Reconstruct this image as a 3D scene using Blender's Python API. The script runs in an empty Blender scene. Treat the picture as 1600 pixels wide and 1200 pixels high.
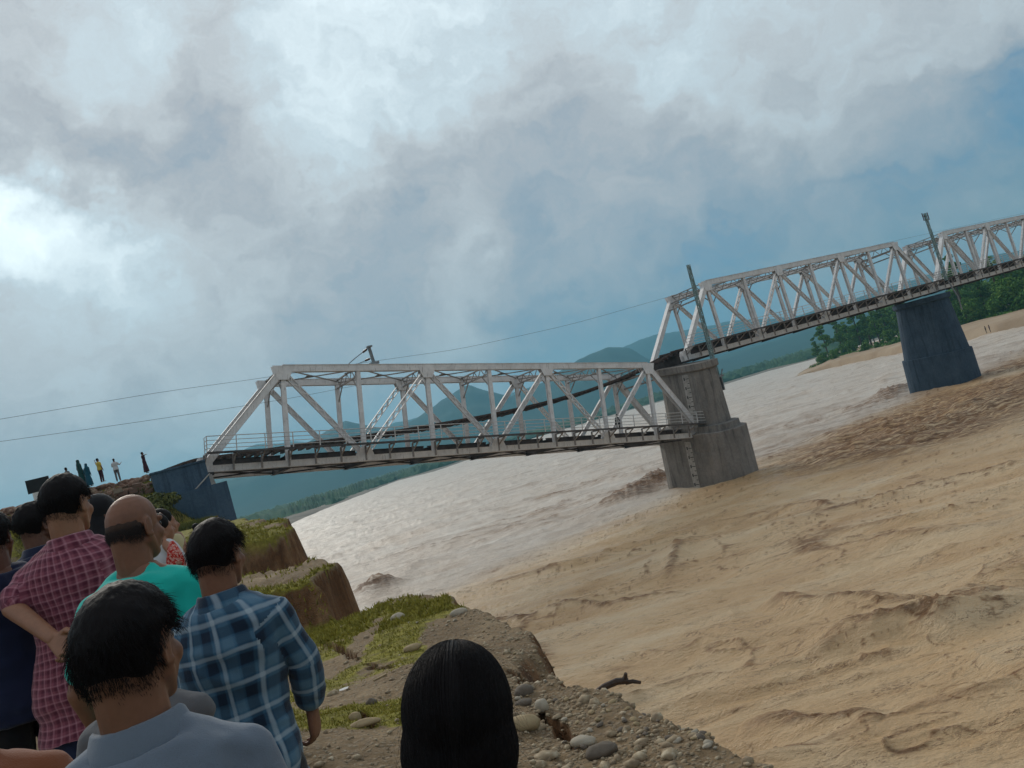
import bpy, math, random
import numpy as np
from mathutils import Vector, Matrix
random.seed(7); rng = np.random.default_rng(7)
SC = bpy.context.scene
COL = SC.collection
# ------------------------------------------------------------------ camera
FPX, PITCH, ROLL = 1221.95, 0.0633, 0.2894
cam_d = bpy.data.cameras.new('camera'); cam = bpy.data.objects.new('camera', cam_d); COL.objects.link(cam)
cam_d.sensor_fit = 'HORIZONTAL'; cam_d.sensor_width = 36.0; cam_d.lens = 36.0 * FPX / 1600.0
cam_d.clip_start = 0.05; cam_d.clip_end = 60000
cam.matrix_world = Matrix.Rotation(math.pi/2 + PITCH, 4, 'X') @ Matrix.Rotation(-ROLL, 4, 'Z')
SC.camera = cam
cam_d.dof.use_dof = False
def ray(x, y):
    u = (x-800)/FPX; v = (y-600)/FPX; c, s = math.cos(ROLL), math.sin(ROLL)
    xx = u*c - v*s; up = -(u*s + v*c); cp, sp = math.cos(PITCH), math.sin(PITCH)
    return np.array([xx, cp-up*sp, sp+up*cp])
def atr(x, y, dist):
    d = ray(x, y); return d/np.hypot(d[0], d[1])*dist
def atz(x, y, z):
    d = ray(x, y); return d*(z/d[2])
def lin(c):
    return tuple(((v/255)/12.92 if v/255 <= .04045 else ((v/255+.055)/1.055)**2.4) for v in c) + (1.0,)
# ------------------------------------------------------------------ world: broken storm cloud
SUN_EL, SUN_AZ = 30.0, -31.0     # azimuth from +Y towards +X
w = bpy.data.worlds.new('World'); SC.world = w; w.use_nodes = True
NT = w.node_tree; NT.nodes.clear()
def N(nt, t, **k):
    n = nt.nodes.new(t)
    for a, b in k.items(): setattr(n, a, b)
    return n
wo = N(NT, 'ShaderNodeOutputWorld'); bg = N(NT, 'ShaderNodeBackground'); NT.links.new(bg.outputs[0], wo.inputs[0])
tc = N(NT, 'ShaderNodeTexCoord')
def noise(nt, vec, scale, detail=5, rough=.55, dist=0.0, color=False):
    n = N(nt, 'ShaderNodeTexNoise'); n.inputs['Scale'].default_value = scale; n.inputs['Detail'].default_value = detail
    n.inputs['Roughness'].default_value = rough; n.inputs['Distortion'].default_value = dist
    if vec is not None: nt.links.new(vec, n.inputs['Vector'])
    return n.outputs['Color'] if color else n.outputs['Fac']
def vm(nt, op, a, b=None, c=None):
    n = N(nt, 'ShaderNodeVectorMath', operation=op)
    for i, s in enumerate((a, b, c)):
        if s is None: continue
        if isinstance(s, (tuple, list)): n.inputs[i].default_value = s
        elif isinstance(s, (int, float)): n.inputs[i].default_value = (s, s, s)
        else: nt.links.new(s, n.inputs[i])
    return n.outputs['Value'] if op == 'DOT_PRODUCT' else n.outputs['Vector']
def mt(nt, op, a, b=None, c=None, clamp=False):
    n = N(nt, 'ShaderNodeMath', operation=op); n.use_clamp = clamp
    for i, s in enumerate((a, b, c)):
        if s is None: continue
        if isinstance(s, (int, float)): n.inputs[i].default_value = s
        else: nt.links.new(s, n.inputs[i])
    return n.outputs[0]
def ramp(nt, fac, stops, interp='LINEAR'):
    n = N(nt, 'ShaderNodeValToRGB'); cr = n.color_ramp; cr.interpolation = interp
    while len(cr.elements) < len(stops): cr.elements.new(0.5)
    for e, (p, c) in zip(cr.elements, stops):
        e.position = p; e.color = c if len(c) == 4 else tuple(c)+(1,)
    nt.links.new(fac, n.inputs[0]); return n.outputs[0]
def mix(nt, fac, a, b, mode='MIX'):
    n = N(nt, 'ShaderNodeMix', data_type='RGBA', blend_type=mode)
    for s, i in ((fac, 0), (a, 6), (b, 7)):
        if isinstance(s, (int, float)): n.inputs[i].default_value = s
        elif isinstance(s, tuple): n.inputs[i].default_value = s
        else: nt.links.new(s, n.inputs[i])
    return n.outputs[2]
dirv = tc.outputs['Generated']
n1 = noise(NT, dirv, 3.2, 3, .55, 0, True)
n1 = vm(NT, 'SUBTRACT', n1, (.5, .5, .5))
d1 = vm(NT, 'MULTIPLY_ADD', n1, 0.10, dirv)
n2 = vm(NT, 'SUBTRACT', noise(NT, dirv, 14, 5, .6, 0, True), (.5, .5, .5))
d1 = vm(NT, 'NORMALIZE', vm(NT, 'MULTIPLY_ADD', n2, 0.15, d1))
CP = [(60,20,.56),(230,30,.74),(330,15,.52),(95,100,.80),(20,100,.5),(190,140,.6),(60,180,.40),(300,100,.58),
 (30,150,.42),(110,215,.34),(170,250,.32),(220,275,.31),(340,255,.31),(385,265,.38),(420,180,.46),(270,190,.52),(400,190,.42),(450,60,.74),(560,60,.74),(480,130,.86),(530,200,.80),(450,215,.94),
 (640,70,.74),(720,40,.68),(70,340,1.35),(10,315,1.0),(210,355,.86),(60,430,.46),(155,470,.86),
 (30,500,.55),(320,380,.56),(400,330,.48),(250,500,.53),(380,480,.5),(150,570,.47),(20,680,.43),
 (500,280,.48),(480,400,.42),(620,290,.42),(560,500,.38),(620,400,.38),(728,425,.62),(680,480,.56),(700,560,.5),
 (830,110,.54),(950,30,.62),(1100,70,.62),(1300,40,.60),(1250,150,.55),(1450,70,.54),(880,220,.42),
 (850,330,.38),(1000,280,.42),(1320,250,.44),(1450,220,.36),(1580,230,.26),(820,470,.34),(960,400,.36),(1110,330,.4),
 (1300,345,.24),(1450,315,.13),(1580,285,.13),(1020,470,.24),(1170,400,.24),(1585,335,.62),(830,560,.28),(960,540,.2),(1330,440,.45),(1500,410,.42)]
acc = None
for (x, y, T) in CP:
    c = ray(x, y); c = c/np.linalg.norm(c)
    wv = mt(NT, 'POWER', vm(NT, 'DOT_PRODUCT', d1, tuple(c)), 601, clamp=True)
    acc = vm(NT, 'MULTIPLY_ADD', wv, (T, 1, 0), acc if acc is not None else (0.45e-7, 1e-7, 0))
sp = N(NT, 'ShaderNodeSeparateXYZ'); NT.links.new(acc, sp.inputs[0])
T = mt(NT, 'DIVIDE', sp.outputs[0], sp.outputs[1])
nf = mt(NT, 'ADD', mt(NT, 'MULTIPLY', noise(NT, d1, 5.5, 9, .68), .65), mt(NT, 'MULTIPLY', noise(NT, vm(NT, 'MULTIPLY', d1, (1, 1, 2.6)), 9, 8, .68), .35))
T = mt(NT, 'ADD', T, mt(NT, 'MULTIPLY_ADD', nf, .90, -.495))
cloudc = ramp(NT, mt(NT, 'DIVIDE', T, 1.4), [(0.07, lin((70,112,148))), (.17, lin((128,142,156))), (.28, lin((158,163,168))),
    (.36, lin((174,181,185))), (.44, lin((183,198,205))), (.54, lin((206,222,228))), (.66, lin((226,243,247))), (.95, (1.25, 1.28, 1.3, 1))])
sky = N(NT, 'ShaderNodeTexSky', sky_type='NISHITA', sun_disc=False)
sky.sun_elevation = math.radians(SUN_EL); sky.sun_rotation = math.radians(SUN_AZ)
skyc = mix(NT, 1.0, sky.outputs[0], (.10, .10, .10, 1), 'MULTIPLY')
k = mt(NT, 'SUBTRACT', .22, T, clamp=True)
cloudc = mix(NT, 1.0, cloudc, (1.04, .985, .975, 1), 'MULTIPLY')
fin = mix(NT, k, cloudc, skyc)
NT.links.new(fin, bg.inputs[0]); bg.inputs[1].default_value = 0.74
w.cycles.sampling_method = 'MANUAL'; w.cycles.sample_map_resolution = 512
# ------------------------------------------------------------------ sun through the cloud
sl = bpy.data.lights.new('sun', 'SUN'); sl.energy = 1.0; sl.angle = math.radians(28); sl.color = (1, .93, .82)
so = bpy.data.objects.new('sun', sl); COL.objects.link(so)
sd = Vector((math.sin(math.radians(SUN_AZ))*math.cos(math.radians(SUN_EL)), math.cos(math.radians(SUN_AZ))*math.cos(math.radians(SUN_EL)), math.sin(math.radians(SUN_EL))))
so.rotation_euler = sd.to_track_quat('Z', 'Y').to_euler()
SC.view_settings.view_transform = 'Standard'; SC.view_settings.look = 'None'
SC.view_settings.exposure = 0.95; SC.view_settings.gamma = 1.0; SC.view_settings.use_curve_mapping = False
SC.cycles.max_bounces = 5; SC.cycles.diffuse_bounces = 3; SC.cycles.glossy_bounces = 3; SC.cycles.volume_bounces = 1
SC.cycles.use_denoising = True

# ------------------------------------------------------------------ helpers
def tag(o, label=None, cat=None, group=None, kind=None):
    if label: o['label'] = label
    if cat: o['category'] = cat
    if group: o['group'] = group
    if kind: o['kind'] = kind
    return o
def empty(name, loc=(0,0,0), rot=(0,0,0)):
    o = bpy.data.objects.new(name, None); COL.objects.link(o); o.location = loc; o.rotation_euler = rot; o.empty_display_size = .2
    return o
def link(name, me, parent=None, loc=None):
    o = bpy.data.objects.new(name, me); COL.objects.link(o)
    if parent: o.parent = parent
    if loc is not None: o.location = loc
    return o
def mesh_np(name, V, F, mat=None, smooth=False, cols=None):
    """V (n,3), F list of lists or (m,k) int array"""
    me = bpy.data.meshes.new(name)
    V = np.asarray(V, np.float32)
    if isinstance(F, np.ndarray):
        k = F.shape[1]; m = F.shape[0]
        me.vertices.add(len(V)); me.vertices.foreach_set('co', V.ravel())
        me.loops.add(m*k); me.loops.foreach_set('vertex_index', F.astype(np.int32).ravel())
        me.polygons.add(m); me.polygons.foreach_set('loop_start', np.arange(0, m*k, k, dtype=np.int32))
        me.polygons.foreach_set('loop_total', np.full(m, k, np.int32))
        me.update(calc_edges=True); me.validate()
    else:
        me.from_pydata(V.tolist(), [], F); me.update()
    if smooth: me.polygons.foreach_set('use_smooth', np.ones(len(me.polygons), bool))
    if cols:
        for nm, arr in cols.items():
            arr = np.asarray(arr, np.float32)
            if arr.ndim == 1:
                a = me.attributes.new(nm, 'FLOAT', 'POINT'); a.data.foreach_set('value', arr)
            else:
                a = me.attributes.new(nm, 'FLOAT_VECTOR', 'POINT'); a.data.foreach_set('vector', arr.ravel())
    if mat: me.materials.append(mat)
    return me
class MB:
    """collects boxes, bars, tubes for one mesh"""
    def __init__(s): s.v = []; s.f = []
    def add(s, V, F):
        b = len(s.v); s.v += [tuple(map(float, q)) for q in V]; s.f += [[b+i for i in q] for q in F]
    def box(s, x0, x1, y0, y1, z0, z1):
        s.add([(x0,y0,z0),(x1,y0,z0),(x1,y1,z0),(x0,y1,z0),(x0,y0,z1),(x1,y0,z1),(x1,y1,z1),(x0,y1,z1)],
              [(0,3,2,1),(4,5,6,7),(0,1,5,4),(1,2,6,5),(2,3,7,6),(3,0,4,7)])
    def bar(s, p0, p1, wa, wb, ref=(0,1,0)):
        """box from p0 to p1, wa thick along ref, wb thick in the third direction"""
        p0 = np.array(p0, float); p1 = np.array(p1, float); d = p1-p0; d /= np.linalg.norm(d)
        a = np.array(ref, float); a -= d*a.dot(d); a /= np.linalg.norm(a); b = np.cross(d, a)
        a = a*wa/2; b = b*wb/2
        s.add([p0-a-b, p0+a-b, p0+a+b, p0-a+b, p1-a-b, p1+a-b, p1+a+b, p1-a+b],
              [(0,3,2,1),(4,5,6,7),(0,1,5,4),(1,2,6,5),(2,3,7,6),(3,0,4,7)])
    def tube(s, pts, r, n=6, cap=True):
        pts = [np.array(p, float) for p in pts]; R = r if isinstance(r, (list, tuple)) else [r]*len(pts)
        ref = np.array((0.13, .21, .97)); rings = []
        for i, p in enumerate(pts):
            d = pts[min(i+1, len(pts)-1)]-pts[max(i-1, 0)]; d /= np.linalg.norm(d)+1e-12
            if abs(d.dot(ref)) > .98: ref = np.array((.9, .3, .1))
            a = np.cross(d, ref); a /= np.linalg.norm(a); b = np.cross(d, a)
            rings.append([p+R[i]*(math.cos(t)*a+math.sin(t)*b) for t in np.arange(n)*2*math.pi/n])
        V = [q for rg in rings for q in rg]; F = []
        for i in range(len(pts)-1):
            for j in range(n):
                F.append((i*n+j, i*n+(j+1) % n, (i+1)*n+(j+1) % n, (i+1)*n+j))
        if cap: F.append(tuple(range(n))[::-1]); F.append(tuple((len(pts)-1)*n+j for j in range(n)))
        s.add(V, F)
    def build(s, name, mat, parent=None, smooth=False):
        return link(name, mesh_np(name, np.array(s.v), s.f, mat, smooth), parent)
def hash3(ix, iy, iz, seed):
    h = (ix.astype(np.int64)*374761393 + iy.astype(np.int64)*668265263 + iz.astype(np.int64)*2147483647 + seed*1274126177) & 0xffffffff
    h = ((h ^ (h >> 13))*1274126177) & 0xffffffff
    h = ((h ^ (h >> 16))*2246822519) & 0xffffffff
    return ((h ^ (h >> 15)) & 0xffffff)/float(0xffffff)
def vnoise(x, y, z=None, seed=0):
    if z is None: z = np.zeros_like(x)
    x0 = np.floor(x); y0 = np.floor(y); z0 = np.floor(z); fx = x-x0; fy = y-y0; fz = z-z0
    fx = fx*fx*fx*(fx*(fx*6-15)+10); fy = fy*fy*fy*(fy*(fy*6-15)+10); fz = fz*fz*(3-2*fz)
    r = 0
    for dz in ((0, 1) if np.any(fz) else (0,)):
        a = hash3(x0, y0, z0+dz, seed); b = hash3(x0+1, y0, z0+dz, seed); c = hash3(x0, y0+1, z0+dz, seed); d = hash3(x0+1, y0+1, z0+dz, seed)
        v = (a*(1-fx)+b*fx)*(1-fy)+(c*(1-fx)+d*fx)*fy
        r = r + v*(fz if dz else 1-fz)
    return r*2-1
def fbm(x, y, z=None, oct=4, seed=0, gain=.5, lac=2.03):
    a = 1; s = 0; t = 0
    for o in range(oct):
        s = s+a*vnoise(x+o*17.3, y-o*9.1, None if z is None else z+o*5.7, seed+o); t += a; a *= gain
        x = x*lac; y = y*lac
        if z is not None: z = z*lac
    return s/t
def sstep(a, b, x):
    t = np.clip((x-a)/(b-a), 0, 1); return t*t*(3-2*t)
def material(name, rough=.8, spec=.4):
    m = bpy.data.materials.new(name); m.use_nodes = True; nt = m.node_tree
    b = nt.nodes['Principled BSDF']; b.inputs['Roughness'].default_value = rough; b.inputs['Specular IOR Level'].default_value = spec
    return m, nt, b
def objco(nt): return N(nt, 'ShaderNodeTexCoord').outputs['Object']
def geopos(nt): return N(nt, 'ShaderNodeNewGeometry').outputs['Position']
def attr(nt, nm, out='Fac'):
    n = N(nt, 'ShaderNodeAttribute'); n.attribute_name = nm; return n.outputs[out]
def bump(nt, b, h, strength=.5, dist=.02):
    n = N(nt, 'ShaderNodeBump'); n.inputs['Strength'].default_value = strength; n.inputs['Distance'].default_value = dist
    nt.links.new(h, n.inputs['Height']); nt.links.new(n.outputs[0], b.inputs['Normal']); return n
def mapv(nt, v, scale, rot=(0,0,0)):
    n = N(nt, 'ShaderNodeMapping'); n.inputs['Scale'].default_value = scale; n.inputs['Rotation'].default_value = rot
    nt.links.new(v, n.inputs['Vector']); return n.outputs[0]
def simple(name, c1, c2, scale=3, rough=.8, spec=.4, bumpd=0.0, bscale=None, metal=0, detail=5, objc=True):
    m, nt, b = material(name, rough, spec); v = objco(nt) if objc else geopos(nt)
    f = noise(nt, v, scale, detail, .6)
    nt.links.new(ramp(nt, f, [(.3, c1), (.7, c2)]), b.inputs['Base Color']); b.inputs['Metallic'].default_value = metal
    if bumpd: bump(nt, b, noise(nt, v, bscale or scale*6, 5, .65), .8, bumpd)
    return m
# ------------------------------------------------------------------ bridge frame
HD = 1.013
DX, DY = math.sin(HD), math.cos(HD)
BO = np.array([-21.87, 52.76]); ROTZ = math.atan2(DY, DX)
def BW(u, v, z): return np.array([BO[0]+DX*u-DY*v, BO[1]+DY*u+DX*v, z])
def plane_v(x, y, v):
    """point of the photo's ray on the vertical plane at lateral offset v of the bridge -> (u, z)"""
    d = ray(x, y); n = np.array([-DY, DX]); o = BO+n*v
    t = o.dot(n)/(d[0]*n[0]+d[1]*n[1]); P = d*t
    return ((P[0]-BO[0])*DX+(P[1]-BO[1])*DY, P[2])
PAN = 45.7/8; HT = 6.95; TW = 5.22; ZB = 2.318; SPAN = 46.03; DROP = 8.93; ZW = -9.97
#@@SETTING
# ================================================================== SETTING
# ---- riverbank: plan of the crest line (world metres, camera at the origin, 1.7 m above the grass)
NEAR_RIM = [(1270,1290,-1.85),(1175,1195,-1.93),(1110,1152,-1.97),(1040,1122,-2.0),(960,1096,-2.03),(872,1082,-2.06),(858,1050,-2.1),(840,1007,-2.15),(800,977,-2.2),(740,952,-2.27),(692,938,-2.3),(640,938,-2.32),(606,940,-2.25)]
EDGE = [(6,-16),(3,-7),(1.7,-1.5),(1.0,1.5)]+[tuple(atz(*q)[:2]) for q in NEAR_RIM]+[(-4.45,15.0),(-4.75,15.4),(-4.6,16.6),(-5.6,17.6),(-7.6,18.6),(-9.4,20.6),(-10.2,22.6),
        (-9.9,23.9),(-9.2,24.3),(-8.3,24.6),(-8.2,25.2),(-9.3,28),(-12,33),(-15,38),(-18,43),(-19.5,47),(-21,52),(-25,60),(-60,95),(-112,180),(-150,300)]
POLY = np.array(EDGE+[(-400,300),(-400,-40),(9,-40)])
def sdist(x, y, P=POLY):
    """positive outside the land"""
    d2 = np.full(x.shape, 1e18); ins = np.zeros(x.shape, bool); n = len(P)
    for i in range(n):
        ax, ay = P[i]; bx, by = P[(i+1) % n]; ex, ey = bx-ax, by-ay
        t = np.clip(((x-ax)*ex+(y-ay)*ey)/(ex*ex+ey*ey), 0, 1)
        d2 = np.minimum(d2, (x-ax-t*ex)**2+(y-ay-t*ey)**2)
        c = ((ay > y) != (by > y)) & (x < (bx-ax)*(y-ay)/((by-ay) if by != ay else 1e-9)+ax)
        ins ^= c
    d = np.sqrt(d2); return np.where(ins, -d, d)
def pdist(x, y, pts):
    d2 = np.full(x.shape, 1e18); tt = np.zeros(x.shape)
    for i in range(len(pts)-1):
        ax, ay = pts[i]; bx, by = pts[i+1]; ex, ey = bx-ax, by-ay
        t = np.clip(((x-ax)*ex+(y-ay)*ey)/(ex*ex+ey*ey), 0, 1)
        q = (x-ax-t*ex)**2+(y-ay-t*ey)**2
        tt = np.where(q < d2, i+t, tt); d2 = np.minimum(d2, q)
    return np.sqrt(d2), tt/(len(pts)-1)
def pxline(pts, z): return [tuple(atz(a, b, z)[:2]) for a, b in pts]
CRACKS = [pxline([(498,990),(512,996),(530,1000),(548,1012),(558,1018)], -2.08), pxline([(566,1026),(580,1031),(596,1033),(612,1037)], -2.08),
          pxline([(786,1064),(800,1065),(812,1074),(818,1085),(830,1096)], -2.12), pxline([(855,1126),(866,1138),(876,1150),(880,1160),(886,1172),(905,1190),(918,1200)], -2.05),
          pxline([(578,1160),(590,1172),(600,1190)], -2.0)]
def ground_top(x, y):
    r = np.hypot(x, y)
    z = -1.72 - .055*np.clip(y-1, 0, 9) + .0*x
    z = z + .25*np.clip(-x-.35, 0, 2.3)*sstep(9.5, 4.5, y)                      # rises to the left, towards the embankment
    z = z - .12*sstep(.2, 3.5, x+.25*y)
    zb = -1.60 + .055*np.clip(y-14, -6, 5) + .07*np.clip(y-19, 0, 8) + .030*np.clip(y-27, 0, 60) + .05*np.clip(-x-6, 0, 12)
    # terrace wall: B lies left/behind the line
    ln = (y - (15.05 + .25*(x+5.0)))                         # beyond the wall foot
    kb = sstep(-.05, .22, ln + .12*vnoise(x*3, y*3, seed=4))*(x < -3.0)
    kb2 = sstep(-5.6, -8.0, x + .25*(y-14))                    # left of the patch the two levels meet softly
    kb2 = kb2*sstep(4, 9, y)
    kk = np.maximum(kb, kb2)
    z = z*(1-kk) + zb*kk
    z = z - .30*np.exp(-((x+5.1)/1.3)**2-((y-14.5)/.9)**2)*(1-kk)
    z = z + kk*(.10*fbm(x*1.3, y*1.3, oct=3, seed=45)+.05*fbm(x*4, y*4, oct=2, seed=46))*sstep(45, 25, y)
    # railway embankment
    u = (x-BO[0])*DX+(y-BO[1])*DY; v = -(x-BO[0])*DY+(y-BO[1])*DX
    ze = 4.15 - .62*np.clip(np.abs(v-2.6)-3.6, 0, 100) + .10*fbm(x*.9, y*.9, oct=3, seed=9)
    ze = ze - 1.1*np.clip(u+3.4, 0, 50)
    z = np.maximum(z, ze)
    return z, kk
def ground(x, y, detail=True):
    z, kk = ground_top(x, y)
    sd = sdist(x, y)
    near = sstep(30, 14, np.hypot(x, y))
    sd = sd + (.12+.25*(1-near))*fbm(x*1.3, y*1.3, oct=3, seed=21)*sstep(-2, -.1, sd) + .05*near*fbm(x*6, y*6, oct=2, seed=22)
    sd = sd + (.40*fbm(x*.9, y*.9, oct=4, seed=23)+.10*fbm(x*5, y*5, oct=2, seed=24))*sstep(14.2, 16, y)*sstep(-1.5, -.1, sd)*sstep(1.0, .2, sd)*sstep(45, 30, y)
    W = np.where(y > 17.5, 3.2, 1.3)
    first = np.where(y > 17.5, .8, .9)*(1+.35*fbm(x*.8, y*.8, oct=2, seed=26))
    drop = first*sstep(0, .28, sd)
    z = z - drop*(1 + .16*fbm(x*2.2, y*2.2, oct=3, seed=31))
    ex = np.exp(-np.clip(sd-.1, 0, 80)/W*(1+.25*fbm(x*1.6, y*1.6, oct=3, seed=33)))
    z = -12.0 + (z+12.0)*ex
    if detail:
        z = z + .05*fbm(x*.7, y*.7, oct=3, seed=40) + .028*fbm(x*4, y*4, oct=3, seed=41)*near + .012*fbm(x*17, y*17, oct=2, seed=42)*near
        for i, c in enumerate(CRACKS):
            d, t = pdist(x+.05*vnoise(x*9, y*9, seed=3), y+.05*vnoise(x*9, y*9, seed=8), c)
            wd = (.075 if i == 0 else .05)*np.sin(np.clip(t, .04, .96)*math.pi)**.5
            z = z - .32*sstep(wd, wd*.35, d) + .0
        # slumped hole in the rim
        hx, hy = atz(842, 1050, -2.15)[:2]; z = z - .55*np.exp(-(((x-hx)/.10)**2+((y-hy)/.45)**2))
        # small slump scarp above the grass hollow
    return np.maximum(z, -11.2), sd, kk
def build_bank():
    th = np.radians(np.linspace(-88, 62, 760))
    R = np.concatenate([np.geomspace(.35, 4.0, 60)[:-1], np.geomspace(4.0, 17, 340)[:-1], np.geomspace(17, 72, 150)[:-1], np.geomspace(72, 420, 30)])
    T, RR = np.meshgrid(th, R); x = RR*np.sin(T); y = RR*np.cos(T)
    z, sd, kk = ground(x.ravel(), y.ravel()); V = np.c_[x.ravel(), y.ravel(), z]
    nr, nc = x.shape; idx = np.arange(nr*nc).reshape(nr, nc)
    F = np.stack([idx[:-1, :-1], idx[:-1, 1:], idx[1:, 1:], idx[1:, :-1]], -1).reshape(-1, 4)
    keep = (z[F] > -11.1).any(1); F = F[keep][:, ::-1]
    used = np.zeros(len(V), bool); used[F] = True; mp = np.cumsum(used)-1
    V = V[used]; F = mp[F]
    return V, F, sd[used]
def grass_amount(x, y):
    """where turf grows, 0..1"""
    g = fbm(x*.55, y*.8, oct=4, seed=60)
    base = g*1.4 + .05
    def patch(px, py, z, rx, ry, a, x=x, y=y):
        c = atz(px, py, z); return a*np.exp(-(((x-c[0])/rx)**2+((y-c[1])/ry)**2))
    base = base + patch(500, 1045, -2.0, .35, .9, 1.3) + patch(640, 985, -2.15, .75, 1.0, .8) + patch(670, 945, -2.15, .9, .7, .9) + patch(450, 1130, -1.9, .4, .8, .7)
    base = base + patch(600, 950, -2.15, .7, .8, .8) + patch(480, 985, -2.1, .5, .9, .6) + patch(545, 1120, -2, .3, .5, .3)
    base = base - patch(555, 1000, -2.1, .18, 2.6, 1.4) - patch(560, 1090, -2, .3, .7, .8)
    xr = x + .33*(y-6.3)                                            # gravel fringe along the river edge
    base = base - 1.6*sstep(-.95, -.35, xr)*sstep(12.5, 10.8, y) - .8*sstep(-1.6, -.9, xr)*sstep(9, 6, y)
    base = np.where(y > 14.6, base + .62, base)
    return np.clip(base*1.3, 0, 1)
Vb, Fb, SDb = build_bank()
Gb = grass_amount(Vb[:, 0], Vb[:, 1])*sstep(.12, -.12, SDb)
m_bank, nt, b = material('soil_and_turf', .92, .25)
g = attr(nt, 'grass'); P = geopos(nt)
nrm = N(nt, 'ShaderNodeNewGeometry').outputs['Normal']; sx = N(nt, 'ShaderNodeSeparateXYZ'); nt.links.new(nrm, sx.inputs[0])
flat = ramp(nt, sx.outputs[2], [(.45, (0,0,0)), (.75, (1,1,1))])
nb = noise(nt, P, 1.1, 6, .62); nc = noise(nt, P, 11, 5, .65); nd = noise(nt, P, 55, 3, .6)
soil = ramp(nt, nb, [(.3, lin((122,104,80))), (.55, lin((146,127,100))), (.75, lin((168,150,122)))])
soil = mix(nt, .45, soil, ramp(nt, nc, [(.3, lin((84,72,58))), (.7, lin((160,148,126)))]), 'OVERLAY')
vor = N(nt, 'ShaderNodeTexVoronoi'); vor.inputs['Scale'].default_value = 24; nt.links.new(P, vor.inputs['Vector'])
stone = ramp(nt, vor.outputs['Distance'], [(.2, (1,1,1)), (.5, (0,0,0))])
soil = mix(nt, mt(nt, 'MULTIPLY', stone, .35), soil, ramp(nt, vor.outputs['Color'], [(0, lin((104,98,90))), (1, lin((176,166,148)))]))
turf = ramp(nt, noise(nt, P, 7, 5, .65), [(.25, lin((82,76,32))), (.5, lin((122,116,44))), (.72, lin((154,146,62))), (.9, lin((172,158,100)))])
gm = mt(nt, 'ADD', g, mt(nt, 'MULTIPLY_ADD', nc, 1.0, -.5)); gm = ramp(nt, gm, [(.38, (0,0,0)), (.62, (1,1,1))])
topc = mix(nt, gm, soil, turf)
scarp_v = mapv(nt, P, (1.6, 1.6, .35))
scarp = ramp(nt, noise(nt, scarp_v, 2.2, 6, .65), [(.25, lin((82,60,44))), (.5, lin((122,94,68))), (.72, lin((160,132,100)))])
scarp = mix(nt, .5, scarp, ramp(nt, noise(nt, P, 9, 5, .7), [(.3, lin((60,42,30))), (.7, lin((168,140,108)))]), 'OVERLAY')
nt.links.new(mix(nt, flat, scarp, topc), b.inputs['Base Color'])
bump(nt, b, mt(nt, 'ADD', mt(nt, 'MULTIPLY', nc, .7), mt(nt, 'ADD', mt(nt, 'MULTIPLY', nd, .25), mt(nt, 'MULTIPLY', stone, .25))), .9, .035)
tag(link('riverbank_ground', mesh_np('riverbank_ground', Vb, Fb, m_bank, True, {'grass': Gb})), kind='structure')

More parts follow.
